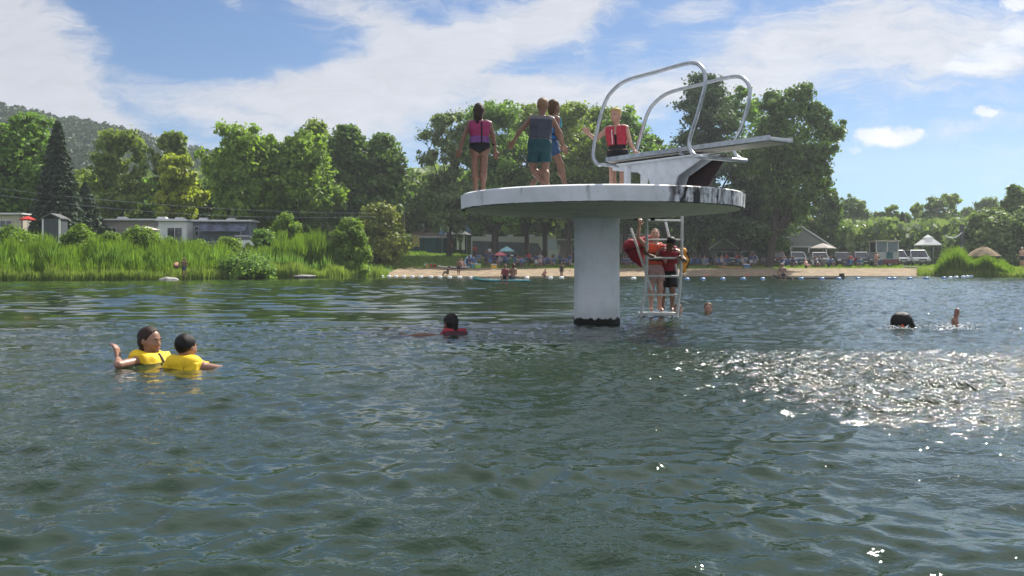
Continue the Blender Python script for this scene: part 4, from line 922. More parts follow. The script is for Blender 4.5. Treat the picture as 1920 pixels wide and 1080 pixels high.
for px, d, c, k, lb_ in ((1372, 110, silver, 'suv', 'pale silver estate car beside the pine trunk'), (1408, 112, wh, 'suv', 'white off-roader left of the poplar trunk'), (1464, 111, (.16, .03, .045), 'suv', 'maroon car under the left end of the gabled hall'), (1503, 112, (.22, .24, .27), 'suv', 'slate grey off-roader under the middle of the gabled hall'),
        (1546, 109, (.42, .40, .42), 'suv', 'mauve silver people carrier under the beige parasol'), (1589, 110, (.025, .022, .024), 'suv', 'black off-roader left of the red hatchback'), (1610, 114, (.55, .055, .03), 'sedan', 'red hatchback squeezed between two dark cars'), (1625, 113, (.10, .11, .15), 'suv', 'navy car left of the service trailer'),
        (1692, 115, wh, 'van', 'white van just right of the service trailer'), (1733, 114, (.66, .67, .70), 'van', 'pearl grey minivan under the white marquee')):
    car(px, d, c, lb_, kind=k, rz=random.Random(px).uniform(-.12, .12), w=1.85 if px < 1680 else 2.1)
car(408, 84, (.22, .25, .23), 'grey green car half hidden by reeds under the dark awning', kind='sedan', rz=1.4)
car(452, 92, (.60, .62, .60), 'light car roof showing behind the reeds at the trailers end', kind='sedan', rz=1.5)
car(940, 117, (.025, .028, .03), 'black car with open hatch in front of the motor coach', kind='suv', rz=.3)
# utility poles and wires on the left
def wire_run(p0, p1, sag, nm, lab):
    a, b_ = Vector(p0), Vector(p1); m = MB(); m.tube([a.lerp(b_, k / 14) - Vector((0, 0, sag * (1 - (2 * k / 14 - 1) ** 2))) for k in range(15)], .012, 4); tag(m.build(nm, galv), lab, 'wire')
for i, (p, q) in enumerate((((-60, 346), (700, 400)), ((-60, 357), (700, 406)))):
    wire_run(PT(p[0], p[1], 89), PT(138 if False else q[0], q[1], 93), .6 + .3 * i, 'power_line', ['upper power line crossing in front of the left trees', 'lower power line crossing in front of the left trees'][i])
for px, top, d, lb_ in ((757, 392, 118, 'slim grey utility pole left of the cottage roof'), (1553, 400, 140, 'grey utility pole right of the gabled hall'), (1756, 388, 150, 'thin dark pole in the far tree line above the marquee')):
    t = thing('utility_pole', lb_, 'utility pole', (X(px, d), d, G(px, d)))
    MB().tube([(0, 0, -.3), (0, 0, Z(top, d) - G(px, d))], [.14, .10], 8).build('pole', greyw, t); MB().box((0, 0, Z(top, d) - G(px, d) - .35), (1.3, .1, .1)).build('cross_arm', greyw, t)
# boulders at the reed edge
def boulder(px, d, r, label, z=0):
    rng = np.random.RandomState(int(px)); m = MB().ball((0, 0, 0), r, 20, 12)
    m.v = [tuple(np.array(p) * (1 + .16 * math.sin(7 * p[0] / r[0] + 3 * p[2] / r[2]) * .5 + rng.uniform(-.04, .04))) for p in m.v]
    tag(m.build('boulder', mat('boulder_stone', (.34, .33, .31), .85, .2, var=.25, scale=3, bump=.4), None, True, loc=(X(px, d), d, z)), label, 'boulder')
boulder(316, 61.5, (.62, .4, .22), 'rounded pale boulder breaking the water before the reeds', .0)
boulder(402, 67, (.35, .3, .38), 'pale stone at the foot of the reeds', .25)
boulder(570, 71.5, (.9, .3, .12), 'flat pale stone in the sedge below the pointed shrub', .16)
# swim-line floats
def float_(px, py, m_, label, group, r=.115):
    d = (EYE) * F / (py - HZ) if py > 503 else 90
    b_ = MB().lathe([(.02, -.19), (r * .6, -.17), (r, -.10), (r * 1.05, 0), (r, .10), (r * .6, .17), (.02, .19)], 12); b_.v = [(p[2], p[0], p[1]) for p in b_.v]
    tag(b_.build('swim_float', m_, None, True, loc=(X(px, d), d, .05), rz=random.Random(px).uniform(-.5, .5)), label, 'float', group)
wfl = mat('white_float', (.78, .78, .76), .4, .4, var=.05); bfl = mat('blue_float', (.10, .22, .42), .4, .4, var=.1); rfl = mat('red_float', (.60, .05, .04), .4, .4)
for px, py in ((703, 519.3), (716, 519.6), (729, 519.8), (742, 520), (757, 520.2), (773, 520.4), (789, 520.6), (808, 520.8), (825, 521), (843, 521.3), (862, 521.6), (884, 522), (988, 522.6), (1032, 522.6), (1053, 522.3), (1188, 523.8)):
    float_(px, py, wfl, 'white float on the swim line left of the pillar' if px < 1100 else 'lone white float between pillar and ladder', 'white floats of the swim line')
for i, (px, py) in enumerate(((1288, 525.5), (1318, 525.3), (1355, 525), (1393, 525), (1430, 524.8), (1502, 524.6), (1541, 524.6), (1573, 524.6), (1609, 524.4), (1667, 524.3), (1677, 524.4), (1706, 524), (1737, 523.8), (1770, 523.2), (1782, 522.4), (1793, 521.6), (1806, 520.8), (1814, 520.2), (1821, 519.6), (1827, 519), (1833, 518.6), (1838, 518.2), (1842, 517.9))):
    float_(px, py, bfl if px < 1775 else mat('pale_blue_float', (.45, .56, .68), .4, .4) if px == 1782 else bpy.data.materials['pale_blue_float'], 'blue float on the swim line before the beach' if px < 1775 else 'pale float in the close row ending at the right-hand reeds', 'blue floats of the swim line' if px < 1775 else 'pale floats by the reeds', .115)
float_(1324, 517.8, rfl, 'red float nearer the ladder at the sand edge', None); float_(1401, 517.6, rfl, 'red float further right at the sand edge', None)
tag(MB().tube([PT(px, py, EYE * F / (py - HZ)) for px, py in ((703, 519.3), (773, 520.4), (862, 521.6), (988, 522.6), (1188, 523.8), (1288, 525.5), (1502, 524.6), (1706, 524), (1770, 523.2), (1814, 520.2), (1842, 517.9))], .018, 4).build('swim_rope', galv), 'long thin rope joining the floats of the swim line', 'rope')
t = thing('rope_stake', 'bent pale stake holding the rope end in the right-hand reeds', 'stake', (X(1843, 87), 87, 0)); MB().tube(curve([(0, 0, -.2), (.1, 0, .35), (.25, 0, .75)]), .04, 6).build('stake', wood, t)
# paddle boards and boats
def paddle_board(px0, px1, py, d, top, side, label, rz=0, tilt=0, z=.04, name='paddle_board'):
    L_ = (px1 - px0) / F * d / max(.25, abs(math.cos(rz))); t = thing(name, label, 'paddle board', (X((px0 + px1) / 2, d), d, z), rz); t.rotation_euler = (0, tilt, rz)
    out = []
    for k in range(25):
        a = -1 + 2 * k / 24; out.append((a * L_ / 2, .38 * (1 - abs(a) ** 2.6) ** .6, .16 * max(0, a * -1) ** 4))
    m = MB(); vs_ = []; fs_ = []; n_ = len(out)
    for x_, w_, r_ in out: vs_ += [(x_, -w_, r_ + .02), (x_, -w_ * .97, r_ + .10), (x_, w_ * .97, r_ + .10), (x_, w_, r_ + .02), (x_, 0, r_ - .05)]
    for k in range(n_ - 1):
        for j in range(5): fs_.append((5 * k + j, 5 * k + (j + 1) % 5, 5 * k + 5 + (j + 1) % 5, 5 * k + 5 + j))
    m.add(vs_, fs_).build('hull', side, t, True)
    m = MB(); vs_ = []; fs_ = []
    for x_, w_, r_ in out: vs_ += [(x_ * .985, -w_ * .93, r_ + .106), (x_ * .985, w_ * .93, r_ + .106)]
    for k in range(n_ - 1): fs_.append((2 * k, 2 * k + 1, 2 * k + 3, 2 * k + 2))
    m.add(vs_, fs_).build('deck_pad', top, t, True); return t
paddle_board(886, 994, 527, 56, mat('white_deck', (.72, .75, .74), .5, .4), mat('turquoise_side', (.10, .42, .42), .4, .5), 'turquoise and white paddle board carrying two seated people', .12, .012)
paddle_board(1448, 1570, 521, 68, mat('brown_deck', (.24, .20, .19), .6, .3), mat('dark_side', (.10, .09, .10), .5, .4), 'dark brown paddle board under the man with the cap', .05, .004)
paddle_board(822, 880, 497, 97, mat('white_deck_two', (.75, .75, .72), .5, .4), mat('white_side', (.68, .68, .64), .5, .4), 'white paddle board lying on the lawn edge', .35, 0, G(850, 97) + .22)
paddle_board(1345, 1392, 504, 101, mat('tan_deck', (.50, .40, .26), .6, .3), mat('orange_side', (.52, .28, .06), .5, .4), 'tan paddle board lying on the sand by the crowd', .1, 0, G(1365, 101) + .12)
paddle_board(1692, 1728, 503, 104, mat('pale_deck', (.70, .68, .62), .6, .3), mat('pale_side', (.60, .58, .54), .5, .4), 'pale rowing board lying on the sand below the vans', .1, 0, G(1710, 104) + .15)
t = thing('mooring_post', 'short leaning dark post at the tip of the brown paddle board', 'post', (X(1579, 66), 66, 0)); MB().tube([(.02, 0, -.5), (-.03, 0, .42)], [.19, .17], 10).build('post', mat('wet_wood', (.035, .03, .022), .6, .3), t)
# splashes: broken water around the swimmer on the right and under the ladder
def splash(px0, px1, d0, d1, n, hmax, label, seed):
    rng = np.random.RandomState(seed); d = rng.uniform(d0, d1, n); px = rng.normal((px0 + px1) / 2, (px1 - px0) / 5, n); z = np.abs(rng.normal(0, hmax / 2.5, n)) + .008
    P = np.stack([X(px, d), d, z], 1); m = MB()
    for p in P: m.ball(tuple(p), (rng.uniform(.006, .022), rng.uniform(.006, .02), rng.uniform(.004, .011)), 6, 4)
    tag(m.build('splash', mat('water_drops', (.75, .78, .80), .08, .8, var=.03), None, True), label, 'splash', kind='stuff')
splash(1650, 1725, 13.2, 14.1, 170, .06, 'white splashing drops around the dark haired floating swimmer', 1)
splash(1735, 1845, 12.9, 14.0, 260, .07, 'white splashing drops around the raised foot', 2)
splash(1200, 1290, 16.2, 16.9, 110, .03, 'white splashing drops below the ladder step', 3)
# ------------------------------------------------------------------ people: bodies grown as one smooth surface from a posed skeleton
class Grid:
    def __init__(s, lo, hi, h):
        s.h = h; s.o = np.array(lo, np.float32) - 3 * h; s.n = np.ceil((np.array(hi) - s.o) / h).astype(int) + 4
    def new(s): return np.full(s.n, .25, np.float32)
    def pts(s, sl):
        return [(s.o[i] + s.h * np.arange(sl[i].start, sl[i].stop, dtype=np.float32)).reshape([-1 if j == i else 1 for j in range(3)]) for i in range(3)]
    def sl(s, lo, hi, m):
        a = np.clip(np.floor((np.array(lo) - m - s.o) / s.h).astype(int), 0, s.n - 1); b = np.clip(np.ceil((np.array(hi) + m - s.o) / s.h).astype(int) + 1, 1, s.n)
        return tuple(slice(int(i), int(max(j, i + 1))) for i, j in zip(a, b))
    def full(s): return s.pts(tuple(slice(0, int(k)) for k in s.n))
def sd(p, P):
    if p[0] == 'c':
        _, a, b, r0, r1 = p; a = np.asarray(a, np.float32); ba = np.asarray(b, np.float32) - a; l2 = max(float(ba @ ba), 1e-9)
        q = [P[i] - a[i] for i in range(3)]; t = np.clip((q[0] * ba[0] + q[1] * ba[1] + q[2] * ba[2]) / l2, 0, 1)
        return np.sqrt((q[0] - t * ba[0]) ** 2 + (q[1] - t * ba[1]) ** 2 + (q[2] - t * ba[2]) ** 2) - (r0 + (r1 - r0) * t)
    _, c, r, M = p; q = [P[i] - c[i] for i in range(3)]
    l = [q[0] * M[0][i] + q[1] * M[1][i] + q[2] * M[2][i] for i in range(3)]          # columns of M are the local axes
    k0 = np.sqrt((l[0] / r[0]) ** 2 + (l[1] / r[1]) ** 2 + (l[2] / r[2]) ** 2); k1 = np.sqrt((l[0] / r[0] ** 2) ** 2 + (l[1] / r[1] ** 2) ** 2 + (l[2] / r[2] ** 2) ** 2)
    return k0 * (k0 - 1) / np.maximum(k1, 1e-6)
def pb(p):
    if p[0] == 'c': r = max(p[3], p[4]); return np.minimum(p[1], p[2]) - r, np.maximum(p[1], p[2]) + r
    r = max(p[2]); return np.array(p[1]) - r, np.array(p[1]) + r
def blend(g, prims, k, D=None, grow=0.0):
    D = g.new() if D is None else D
    for p in prims:
        lo, hi = pb(p); s = g.sl(lo, hi, max(k, .03) + grow + g.h * 2); d = sd(p, g.pts(s)) - grow; e = D[s]
        if k > 0: hh = np.maximum(k - np.abs(d - e), 0) / k; D[s] = np.minimum(d, e) - hh * hh * k * .25
        else: D[s] = np.minimum(d, e)
    return D
def nets(D, o, h):
    S = D < 0; n = D.shape; c = [(i, j, k) for i in (0, 1) for j in (0, 1) for k in (0, 1)]
    cut = lambda A, q: A[q[0]:n[0] - 1 + q[0], q[1]:n[1] - 1 + q[1], q[2]:n[2] - 1 + q[2]]
    cnt = sum(cut(S, q).astype(np.int8) for q in c); mix = (cnt > 0) & (cnt < 8); I = np.argwhere(mix); idx = np.full(mix.shape, -1, np.int64); idx[mix] = np.arange(len(I))
    val = [D[I[:, 0] + q[0], I[:, 1] + q[1], I[:, 2] + q[2]] for q in c]; pos = np.zeros((len(I), 3)); w = np.zeros(len(I))
    for a in range(8):
        for b in range(a + 1, 8):
            if sum(abs(c[a][i] - c[b][i]) for i in range(3)) != 1: continue
            m = (val[a] < 0) != (val[b] < 0); t = val[a][m] / (val[a][m] - val[b][m] + 1e-12)
            pos[m] += np.array(c[a]) + t[:, None] * (np.array(c[b]) - np.array(c[a])); w[m] += 1
    V = (I + pos / w[:, None]) * h + o; F_ = []
    for ax in range(3):
        u_, v_ = (ax + 1) % 3, (ax + 2) % 3; A = np.moveaxis(S, ax, 0); E = np.argwhere(np.moveaxis(S, (ax, u_, v_), (0, 1, 2))[:-1] != np.moveaxis(S, (ax, u_, v_), (0, 1, 2))[1:])
        E = E[(E[:, 1] > 0) & (E[:, 2] > 0) & (E[:, 1] < n[u_] - 1) & (E[:, 2] < n[v_] - 1)]
        T = np.moveaxis(idx, (ax, u_, v_), (0, 1, 2)); ins = np.moveaxis(S, (ax, u_, v_), (0, 1, 2))[E[:, 0], E[:, 1], E[:, 2]]
        q = np.stack([T[E[:, 0], E[:, 1] - 1, E[:, 2] - 1], T[E[:, 0], E[:, 1], E[:, 2] - 1], T[E[:, 0], E[:, 1], E[:, 2]], T[E[:, 0], E[:, 1] - 1, E[:, 2]]], 1)
        q[~ins] = q[~ins][:, ::-1]; F_.append(q)
    Q = np.concatenate(F_); return V, Q[(Q >= 0).all(1)]
def surf(name, D, g, m, parent=None):
    V, Q = nets(D, g.o, g.h)
    return link(name, mesh_np(name, V, Q, True), m, parent)

def unit(v): v = np.array(v, float); return v / max(np.linalg.norm(v), 1e-9)
SKIN = {k: mat('skin_' + k, c, .42, .4, var=.10, scale=14) for k, c in (('fair', (.40, .23, .165)), ('tan', (.175, .092, .060)), ('brown', (.16, .082, .052)), ('rosy', (.50, .285, .22)), ('warm', (.30, .165, .112)), ('wet_tan', (.22, .11, .072)))}
HAIR = {k: mat('hair_' + k, c, .5, .18, var=.35, scale=30, stretch=(6, 6, .5), bump=.4) for k, c in (('black', (.012, .010, .010)), ('dark', (.035, .022, .016)), ('brown', (.09, .055, .032)), ('blond', (.42, .28, .12)), ('sand', (.20, .125, .07)))}
eye_w = mat('eye_white', (.36, .34, .32), .2, .5, var=.02); lips = mat('lip_skin', (.38, .13, .11), .4, .4); brow = mat('eyebrow_hair', (.05, .035, .025), .7, .2)
CL = {}
def cloth(name, col, **k):
    if name not in CL: CL[name] = mat(name, col, k.pop('rough', .7), .3, var=k.pop('var', .14), scale=k.pop('scale', 18), bump=.25, **k)
    return CL[name]
def skeleton(H, pose):
    """joint positions in metres from a pelvis at the origin; x = the person's right, y = forward, z = up"""
    g = lambda k, d: unit(pose.get(k, d)); J = {}
    sp = g('spine', (0, 0, 1)); rt = unit(np.array(pose.get('right', (1, 0, 0)), float)); rt = unit(rt - sp * (rt @ sp)); fw = np.cross(sp, rt)
    hr = unit(pose.get('hip_right', (1, 0, 0)))
    J['pel'] = np.zeros(3); J['wai'] = sp * .085 * H; J['che'] = sp * .20 * H; J['sho'] = sp * .285 * H; J['nek'] = sp * .31 * H
    hd = g('head', sp); J['hd'] = J['nek'] + hd * pose.get('neck', .115) * H; J['sp'], J['rt'], J['fw'], J['hup'] = sp, rt, fw, hd
    yaw = R(pose.get('look', 0)); f = unit(fw - hd * (fw @ hd)); r_ = np.cross(f, hd); J['hfw'] = unit(f * math.cos(yaw) + r_ * math.sin(yaw)); J['hrt'] = np.cross(J['hfw'], hd)
    for s, q in ((-1, 'l'), (1, 'r')):
        J['sh' + q] = J['sho'] + rt * s * .112 * H - sp * .012 * H
        J['el' + q] = J['sh' + q] + g('ua_' + q, (s * .18, 0, -1)) * .165 * H
        J['wr' + q] = J['el' + q] + g('fa_' + q, (s * .1, .15, -1)) * .145 * H
        J['hi' + q] = hr * s * .052 * H - sp * .01 * H
        J['kn' + q] = J['hi' + q] + g('th_' + q, (s * .03, 0, -1)) * .235 * H
        J['an' + q] = J['kn' + q] + g('sn_' + q, (0, 0, -1)) * .225 * H
        J['hv' + q] = g('hand_' + q, pose.get('fa_' + q, (s * .1, .15, -1))); J['ft' + q] = g('ft_' + q, (s * .15, 1, -.12))
    return J
def body_prims(H, J, fat=1.0, fingers=True, curl=.5):
    c = lambda a, b, r0, r1: ('c', a, b, r0 * H, r1 * H); rt, sp, fw = J['rt'], J['sp'], J['fw']; T, Lg, A, Hd = [], [], [], []
    row = lambda p, wdt, r: c(J[p] - rt * wdt * H, J[p] + rt * wdt * H, r, r)
    T += [row('pel', .046, .060 * fat), row('wai', .042, .052 * fat), row('che', .052, .062 * fat), c(J['sho'] - rt * .075 * H - sp * .02 * H, J['sho'] + rt * .075 * H - sp * .02 * H, .044, .044)]
    T += [c(J['che'] + fw * .01 * H, J['wai'], .07 * fat, .06 * fat), c(J['wai'], J['pel'], .06 * fat, .066 * fat)]
    T += [c(J['hi' + q] - fw * .022 * H, J['hi' + q] - fw * .02 * H - sp * .02 * H, .052 * fat, .05 * fat) for q in 'lr']
    for q in 'lr':
        h_, k, a = J['hi' + q], J['kn' + q], J['an' + q]; sn = unit(a - k); bk = -J['ft' + q]; bk = unit(bk - sn * (bk @ sn))
        Lg += [c(h_, k, .055 * fat, .036), c(k, k + (a - k) * .38 + bk * .010 * H, .035, .036), c(k + (a - k) * .38 + bk * .010 * H, a, .035, .020)]
        ft = J['ft' + q]; heel = a + sn * .026 * H - ft * .012 * H
        A_ = [c(a, heel, .019, .019), c(heel, a + sn * .030 * H + ft * .075 * H, .018, .013), c(a + sn * .030 * H + ft * .06 * H, a + sn * .033 * H + ft * .105 * H, .016, .011)]
        Lg += A_
        s_, e, w = J['sh' + q], J['el' + q], J['wr' + q]
        A += [c(s_, e, .031, .023), c(e, e + (w - e) * .35, .023, .0235), c(e + (w - e) * .35, w, .0235, .015)]
        A += [c(J['sho'] + rt * (-.07 if q == 'l' else .07) * H, s_, .036, .034)]
        hv = J['hv' + q]; side = unit(np.cross(hv, unit(w - e) * .3 + fw)) if q == 'l' else unit(np.cross(unit(w - e) * .3 + fw, hv)); pn = np.cross(side, hv)
        pal = w + hv * .035 * H
        A += [c(w, w + hv * .01 * H, .015, .015)] + [c(w + hv * .012 * H + side * o_ * H, w + hv * .055 * H + side * o_ * 1.25 * H, .0095, .0085) for o_ in (-.016, -.005, .006, .017)]
        if fingers:
            for o_, l_ in ((-.020, .042), (-.007, .050), (.007, .047), (.020, .037)):
                b0 = w + hv * .058 * H + side * o_ * H; d1 = unit(hv + pn * curl * .5); d2 = unit(hv + pn * curl * 1.4)
                b1 = b0 + d1 * l_ * .5 * H; A += [c(b0, b1, .0062, .0056), c(b1, b1 + d2 * l_ * .5 * H, .0056, .0046)]
            tb = w + hv * .02 * H - side * .02 * H; td = unit(hv * .7 - side * .8 + pn * .3); t1 = tb + td * .028 * H
            A += [c(tb, t1, .0078, .0065), c(t1, t1 + unit(hv - side * .2 + pn * .3) * .024 * H, .0062, .005)]
    up, hf, hr = J['hup'], J['hfw'], J['hrt']; hc = J['hd']; M = np.stack([hr, hf, up], 1); L = lambda x, y, z: hc + (hr * x + hf * y + up * z) * H
    Hd += [('e', L(0, -.004, .012), (.053 * H, .066 * H, .062 * H), M), ('e', L(0, .020, -.030), (.042 * H, .046 * H, .046 * H), M), c(J['nek'] - sp * .03 * H, hc - up * .03 * H - hf * .01 * H, .034, .033)]
    Fc = [c(L(0, .058, -.004), L(0, .067, -.022), .006, .009), c(L(-.022, .056, .008), L(.022, .056, .008), .0075, .0075), c(L(0, .056, -.062), L(0, .05, -.06), .014, .014), c(L(-.03, .042, -.025), L(-.03, .03, -.02), .013, .013), c(L(.03, .042, -.025), L(.03, .03, -.02), .013, .013)]
    Fc += [('e', L(s * .054, -.004, -.008), (.008 * H, .014 * H, .021 * H), M) for s in (-1, 1)]
    return T, Lg, A, Hd, Fc, M, L
SIT = {}
def human(label, loc, yaw, H, pose=None, skin='tan', hair='brown', hstyle='short', wear=(), h=.0075, anchor='feet', fingers=True, fat=1.0, curl=.5, face=True, name='person', group=None, colour=None):
    """one person: a continuous body mesh; hair, clothes, eyes and lips are its parts"""
    pose = pose or {}; J = skeleton(H, pose); T, Lg, A, Hd, Fc, M, L = body_prims(H, J, fat, fingers, curl); P_ = T + Lg + A + Hd + Fc
    lo = np.min([pb(p)[0] for p in P_], 0) - .09; hi = np.max([pb(p)[1] for p in P_], 0) + .09; g = Grid(lo, hi, h)
    trunk = blend(g, T, .05 * H); lim = blend(g, Lg, .025 * H); arm = blend(g, A, .007 * H if fingers else .015 * H); hd = blend(g, Hd, .028 * H); hd = blend(g, Fc, .009 * H, hd)
    def sm(a, b, k): q = np.maximum(k - np.abs(a - b), 0) / k; return np.minimum(a, b) - q * q * k * .25
    D = sm(sm(sm(trunk, lim, .03 * H), arm, .022 * H), hd, .02 * H)
    body = surf(name, D, g, SKIN[skin])
    X_, Y_, Z_ = g.full(); dotp = lambda p, v: (X_ - p[0]) * v[0] + (Y_ - p[1]) * v[1] + (Z_ - p[2]) * v[2]
    sp, fw, rt = J['sp'], J['fw'], J['rt']; alt = dotp(J['pel'], sp) / H                    # height along the spine
    def wob(a): return a * (np.sin(X_ * 41 + Z_ * 23) * np.sin(Y_ * 37 - Z_ * 31) + .6 * np.sin(X_ * 19 - Y_ * 27 + Z_ * 17))
    for w in wear:
        k = w[0]
        if k == 'vest':                                          # buoyancy vest, flat slabs front and back with panels and belts
            _, m_, lo_, hi_, th, col_h, belt = w[:7]
            V_ = blend(g, T, .035 * H, None, th); V_ = np.maximum(V_ + wob(.002), np.maximum(lo_ - alt, alt - hi_) * H)
            lat = np.abs(dotp(J['sho'], rt)); V_ = np.maximum(V_, (lat - .118 * H)); neckc = blend(g, [('c', J['nek'] - sp * .05 * H, J['nek'] + sp * .1 * H, .046 * H, .055 * H)], 0)
            V_ = np.maximum(V_, -(neckc))
            V_ = np.maximum(V_, np.minimum(w[7] - np.abs(dotp(J['pel'], rt)), dotp(J['pel'], fw))) if len(w) > 7 else V_
            if col_h:
                Cc = blend(g, [('c', J['nek'] - rt * .05 * H - fw * .055 * H - sp * .01 * H, J['nek'] + rt * .05 * H - fw * .055 * H - sp * .01 * H, .032 * H * col_h, .032 * H * col_h), ('c', J['nek'] - rt * .07 * H - fw * .03 * H - sp * .01 * H, J['nek'] - rt * .05 * H + fw * .055 * H - sp * .04 * H, .032 * H * col_h, .03 * H * col_h), ('c', J['nek'] + rt * .07 * H - fw * .03 * H - sp * .01 * H, J['nek'] + rt * .05 * H + fw * .055 * H - sp * .04 * H, .032 * H * col_h, .03 * H * col_h)], .02 * H)
                V_ = sm(V_, Cc, .012 * H)
            vo = surf('life_vest', V_, g, m_, body)
            if belt is not None:
                for z_ in (.10, .185):
                    B_ = blend(g, T, .035 * H, None, th + .006); B_ = np.maximum(B_, np.maximum(np.abs(alt - z_) * H - .012, -(blend(g, T, .035 * H, None, th - .01)))); surf('belt', B_, g, belt, vo)
        elif k == 'panel':                                       # shaped colour panel lying on the vest: band of heights
            _, m_, lo_, hi_, th, xl, xr = w[:7]; B_ = blend(g, T, .035 * H, None, th + .004); la = dotp(J['pel'], rt) / H
            B_ = np.maximum(B_, np.maximum(np.maximum(lo_ - alt, alt - hi_), np.maximum(xl - la, la - xr)) * H); B_ = np.maximum(B_, -blend(g, T, .035 * H, None, th - .008))
            lat = np.abs(dotp(J['sho'], rt)); B_ = np.maximum(B_, lat - .116 * H); B_ = np.maximum(B_, -blend(g, [('c', J['nek'] - sp * .05 * H, J['nek'] + sp * .1 * H, .047 * H, .056 * H)], 0)); B_ = B_ if len(w) < 8 else np.maximum(B_, -w[7] * dotp(J['pel'], fw)); surf('vest_panel', B_, g, m_, body)
        elif k == 'top':
            _, m_, lo_, hi_, slv = w; B_ = blend(g, T, .04 * H, None, .008)
            if slv:
                ar = [p for p in A[:3]] if False else [('c', J['sh' + q], J['sh' + q] + (J['el' + q] - J['sh' + q]) * slv, .036 * H, .032 * H) for q in 'lr']; B_ = blend(g, ar, .02 * H, B_, .004)
            B_ = np.maximum(B_, np.maximum(lo_ - alt, alt - hi_) * H); surf('swim_shirt', B_, g, m_, body)
        elif k == 'shorts':
            _, m_, top, fr, flare = w[:5]; B_ = np.maximum(blend(g, T, .05 * H, None, .016), (alt - top) * H)
            for q in 'lr':
                h_, kn = J['hi' + q], J['kn' + q]; d_ = unit(kn - h_); E_ = blend(g, [('c', h_, h_ + (kn - h_) * (fr + .2), .060 * H * fat, (.050 + flare) * H)], 0, None, .006); E_ = np.maximum(E_, dotp(h_ + (kn - h_) * fr, d_)); B_ = sm(B_, E_, .012 * H)
            B_ = np.maximum(B_ + wob(.0025), (alt - top) * H); so_ = surf('shorts', B_, g, m_, body)
            if len(w) > 5 and w[5] is not None:
                E_ = np.maximum(blend(g, T, .04 * H, None, .014), np.maximum(top - .008 - alt, alt - top - .004) * H); surf('waistband', E_, g, w[5], so_)
        elif k == 'brief':
            _, m_, top = w; B_ = sm(blend(g, T, .05 * H, None, .006), np.maximum(blend(g, Lg, .02 * H, None, .006), .25 - 0 * X_) if False else blend(g, T, .05 * H, None, .006), .01)
            la = np.abs(dotp(J['pel'], rt)) / H; B_ = np.maximum(D - .006, np.maximum(alt - top, -.085 - alt) * H); B_ = np.maximum(B_, (-.062 + .62 * la - (alt + .012)) * H); surf('swim_brief', B_, g, m_, body)
        elif k == 'extra':
            _, nm, m_, fn = w; surf(nm, blend(g, fn(J, H, L), .02 * H), g, m_, body)
    # hair
    if hair:
        hc = J['hd']; a_ = lambda x: dotp(hc, x) / H; hz_, hy_, hx_ = a_(J['hup']), a_(J['hfw']), a_(J['hrt'])
        sh = ('e', L(0, -.010, .018), (.060 * H, .070 * H, .066 * H), M); E_ = blend(g, [sh], 0) + wob(.0022)
        keep = np.maximum(hy_ - (.030 + .55 * (hz_ - .030)), -(hz_ + .052 + np.maximum(0, hy_ + .0) * .9)) * H
        if hstyle == 'cap': keep = np.maximum(hy_ - .035 - .9 * (hz_ - .03), -(hz_ + .03)) * H
        E_ = np.maximum(E_, keep)
        if hstyle in ('long', 'pony'):
            q = [('c', L(0, -.058, -.01), L(0, -.066, -.075), .040 * H, .034 * H), ('c', L(0, -.066, -.075), L(.004, -.072, -.155 if hstyle == 'long' else -.13), .032 * H, .014 * H)]
            if hstyle == 'long': q += [('c', L(s * .035, -.035, .0), L(s * .03, -.055, -.09), .028 * H, .02 * H) for s in (-1, 1)]
            E_ = sm(E_, blend(g, q, .02 * H) + wob(.003), .02 * H)
        if hstyle == 'wet': E_ = sm(E_, blend(g, [('c', L(0, -.045, -.02), L(0, -.04, -.07), .038 * H, .026 * H), ('c', L(-.035, -.02, 0), L(-.032, -.025, -.06), .022 * H, .015 * H), ('c', L(.035, -.02, 0), L(.032, -.025, -.06), .022 * H, .015 * H)], .02 * H), .015 * H)
        if hstyle == 'mop': E_ = sm(E_, blend(g, [('e', L(.02 * math.cos(k), .02 * math.sin(k), .055), (.035 * H, .035 * H, .026 * H), M) for k in range(6)], .02 * H) + wob(.004), .02 * H); E_ = np.maximum(E_, keep)
        if hstyle != 'bald' and (E_ < 0).any(): surf('hair', E_, g, HAIR[hair] if isinstance(hair, str) else hair, body)
    if face:
        for s in (-1, 1):
            e = MB().ball((0, 0, 0), .0085 * H, 10, 8).build('eye', eye_w, body, True, loc=tuple(L(s * .022, .0555, -.006))); MB().ball((0, 0, 0), .0055 * H, 8, 6).build('iris', black, e, True, loc=tuple(J['hfw'] * .0045 * H))
            b0, b1 = L(s * .011, .0675, .011), L(s * .034, .0605, .010); MB().tube([tuple(b0), tuple((b0 + b1) / 2 + J['hup'] * .003 * H), tuple(b1)], .0038 * H, 5).build('eyebrow', brow, body)
        MB().tube([tuple(L(-.017, .063, -.044)), tuple(L(0, .069, -.043)), tuple(L(.017, .063, -.044))], .0045 * H, 6).build('lips', lips, body, True)
    c_, s_ = math.cos(yaw), math.sin(yaw)
    if anchor == 'feet': z0 = -float(np.min([pb(p)[0][2] for p in Lg])); off = (0, 0, z0)
    elif anchor == 'head': q = J['hd']; off = (-(q[0] * c_ - q[1] * s_), -(q[0] * s_ + q[1] * c_), -q[2])
    else: off = (0, 0, 0)
    body.location = (loc[0] + off[0], loc[1] + off[1], loc[2] + off[2]); body.rotation_euler = (0, 0, yaw)
    tag(body, label, 'person', group); return body
PI = math.pi
vpink = cloth('magenta_vest_nylon', (.26, .03, .10)); vpurp = cloth('purple_vest_nylon', (.16, .06, .20)); vnavy = cloth('slate_vest_nylon', (.040, .046, .064)); vgreen = cloth('green_vest_nylon', (.02, .26, .15)); vblue = cloth('blue_vest_nylon', (.03, .17, .42))
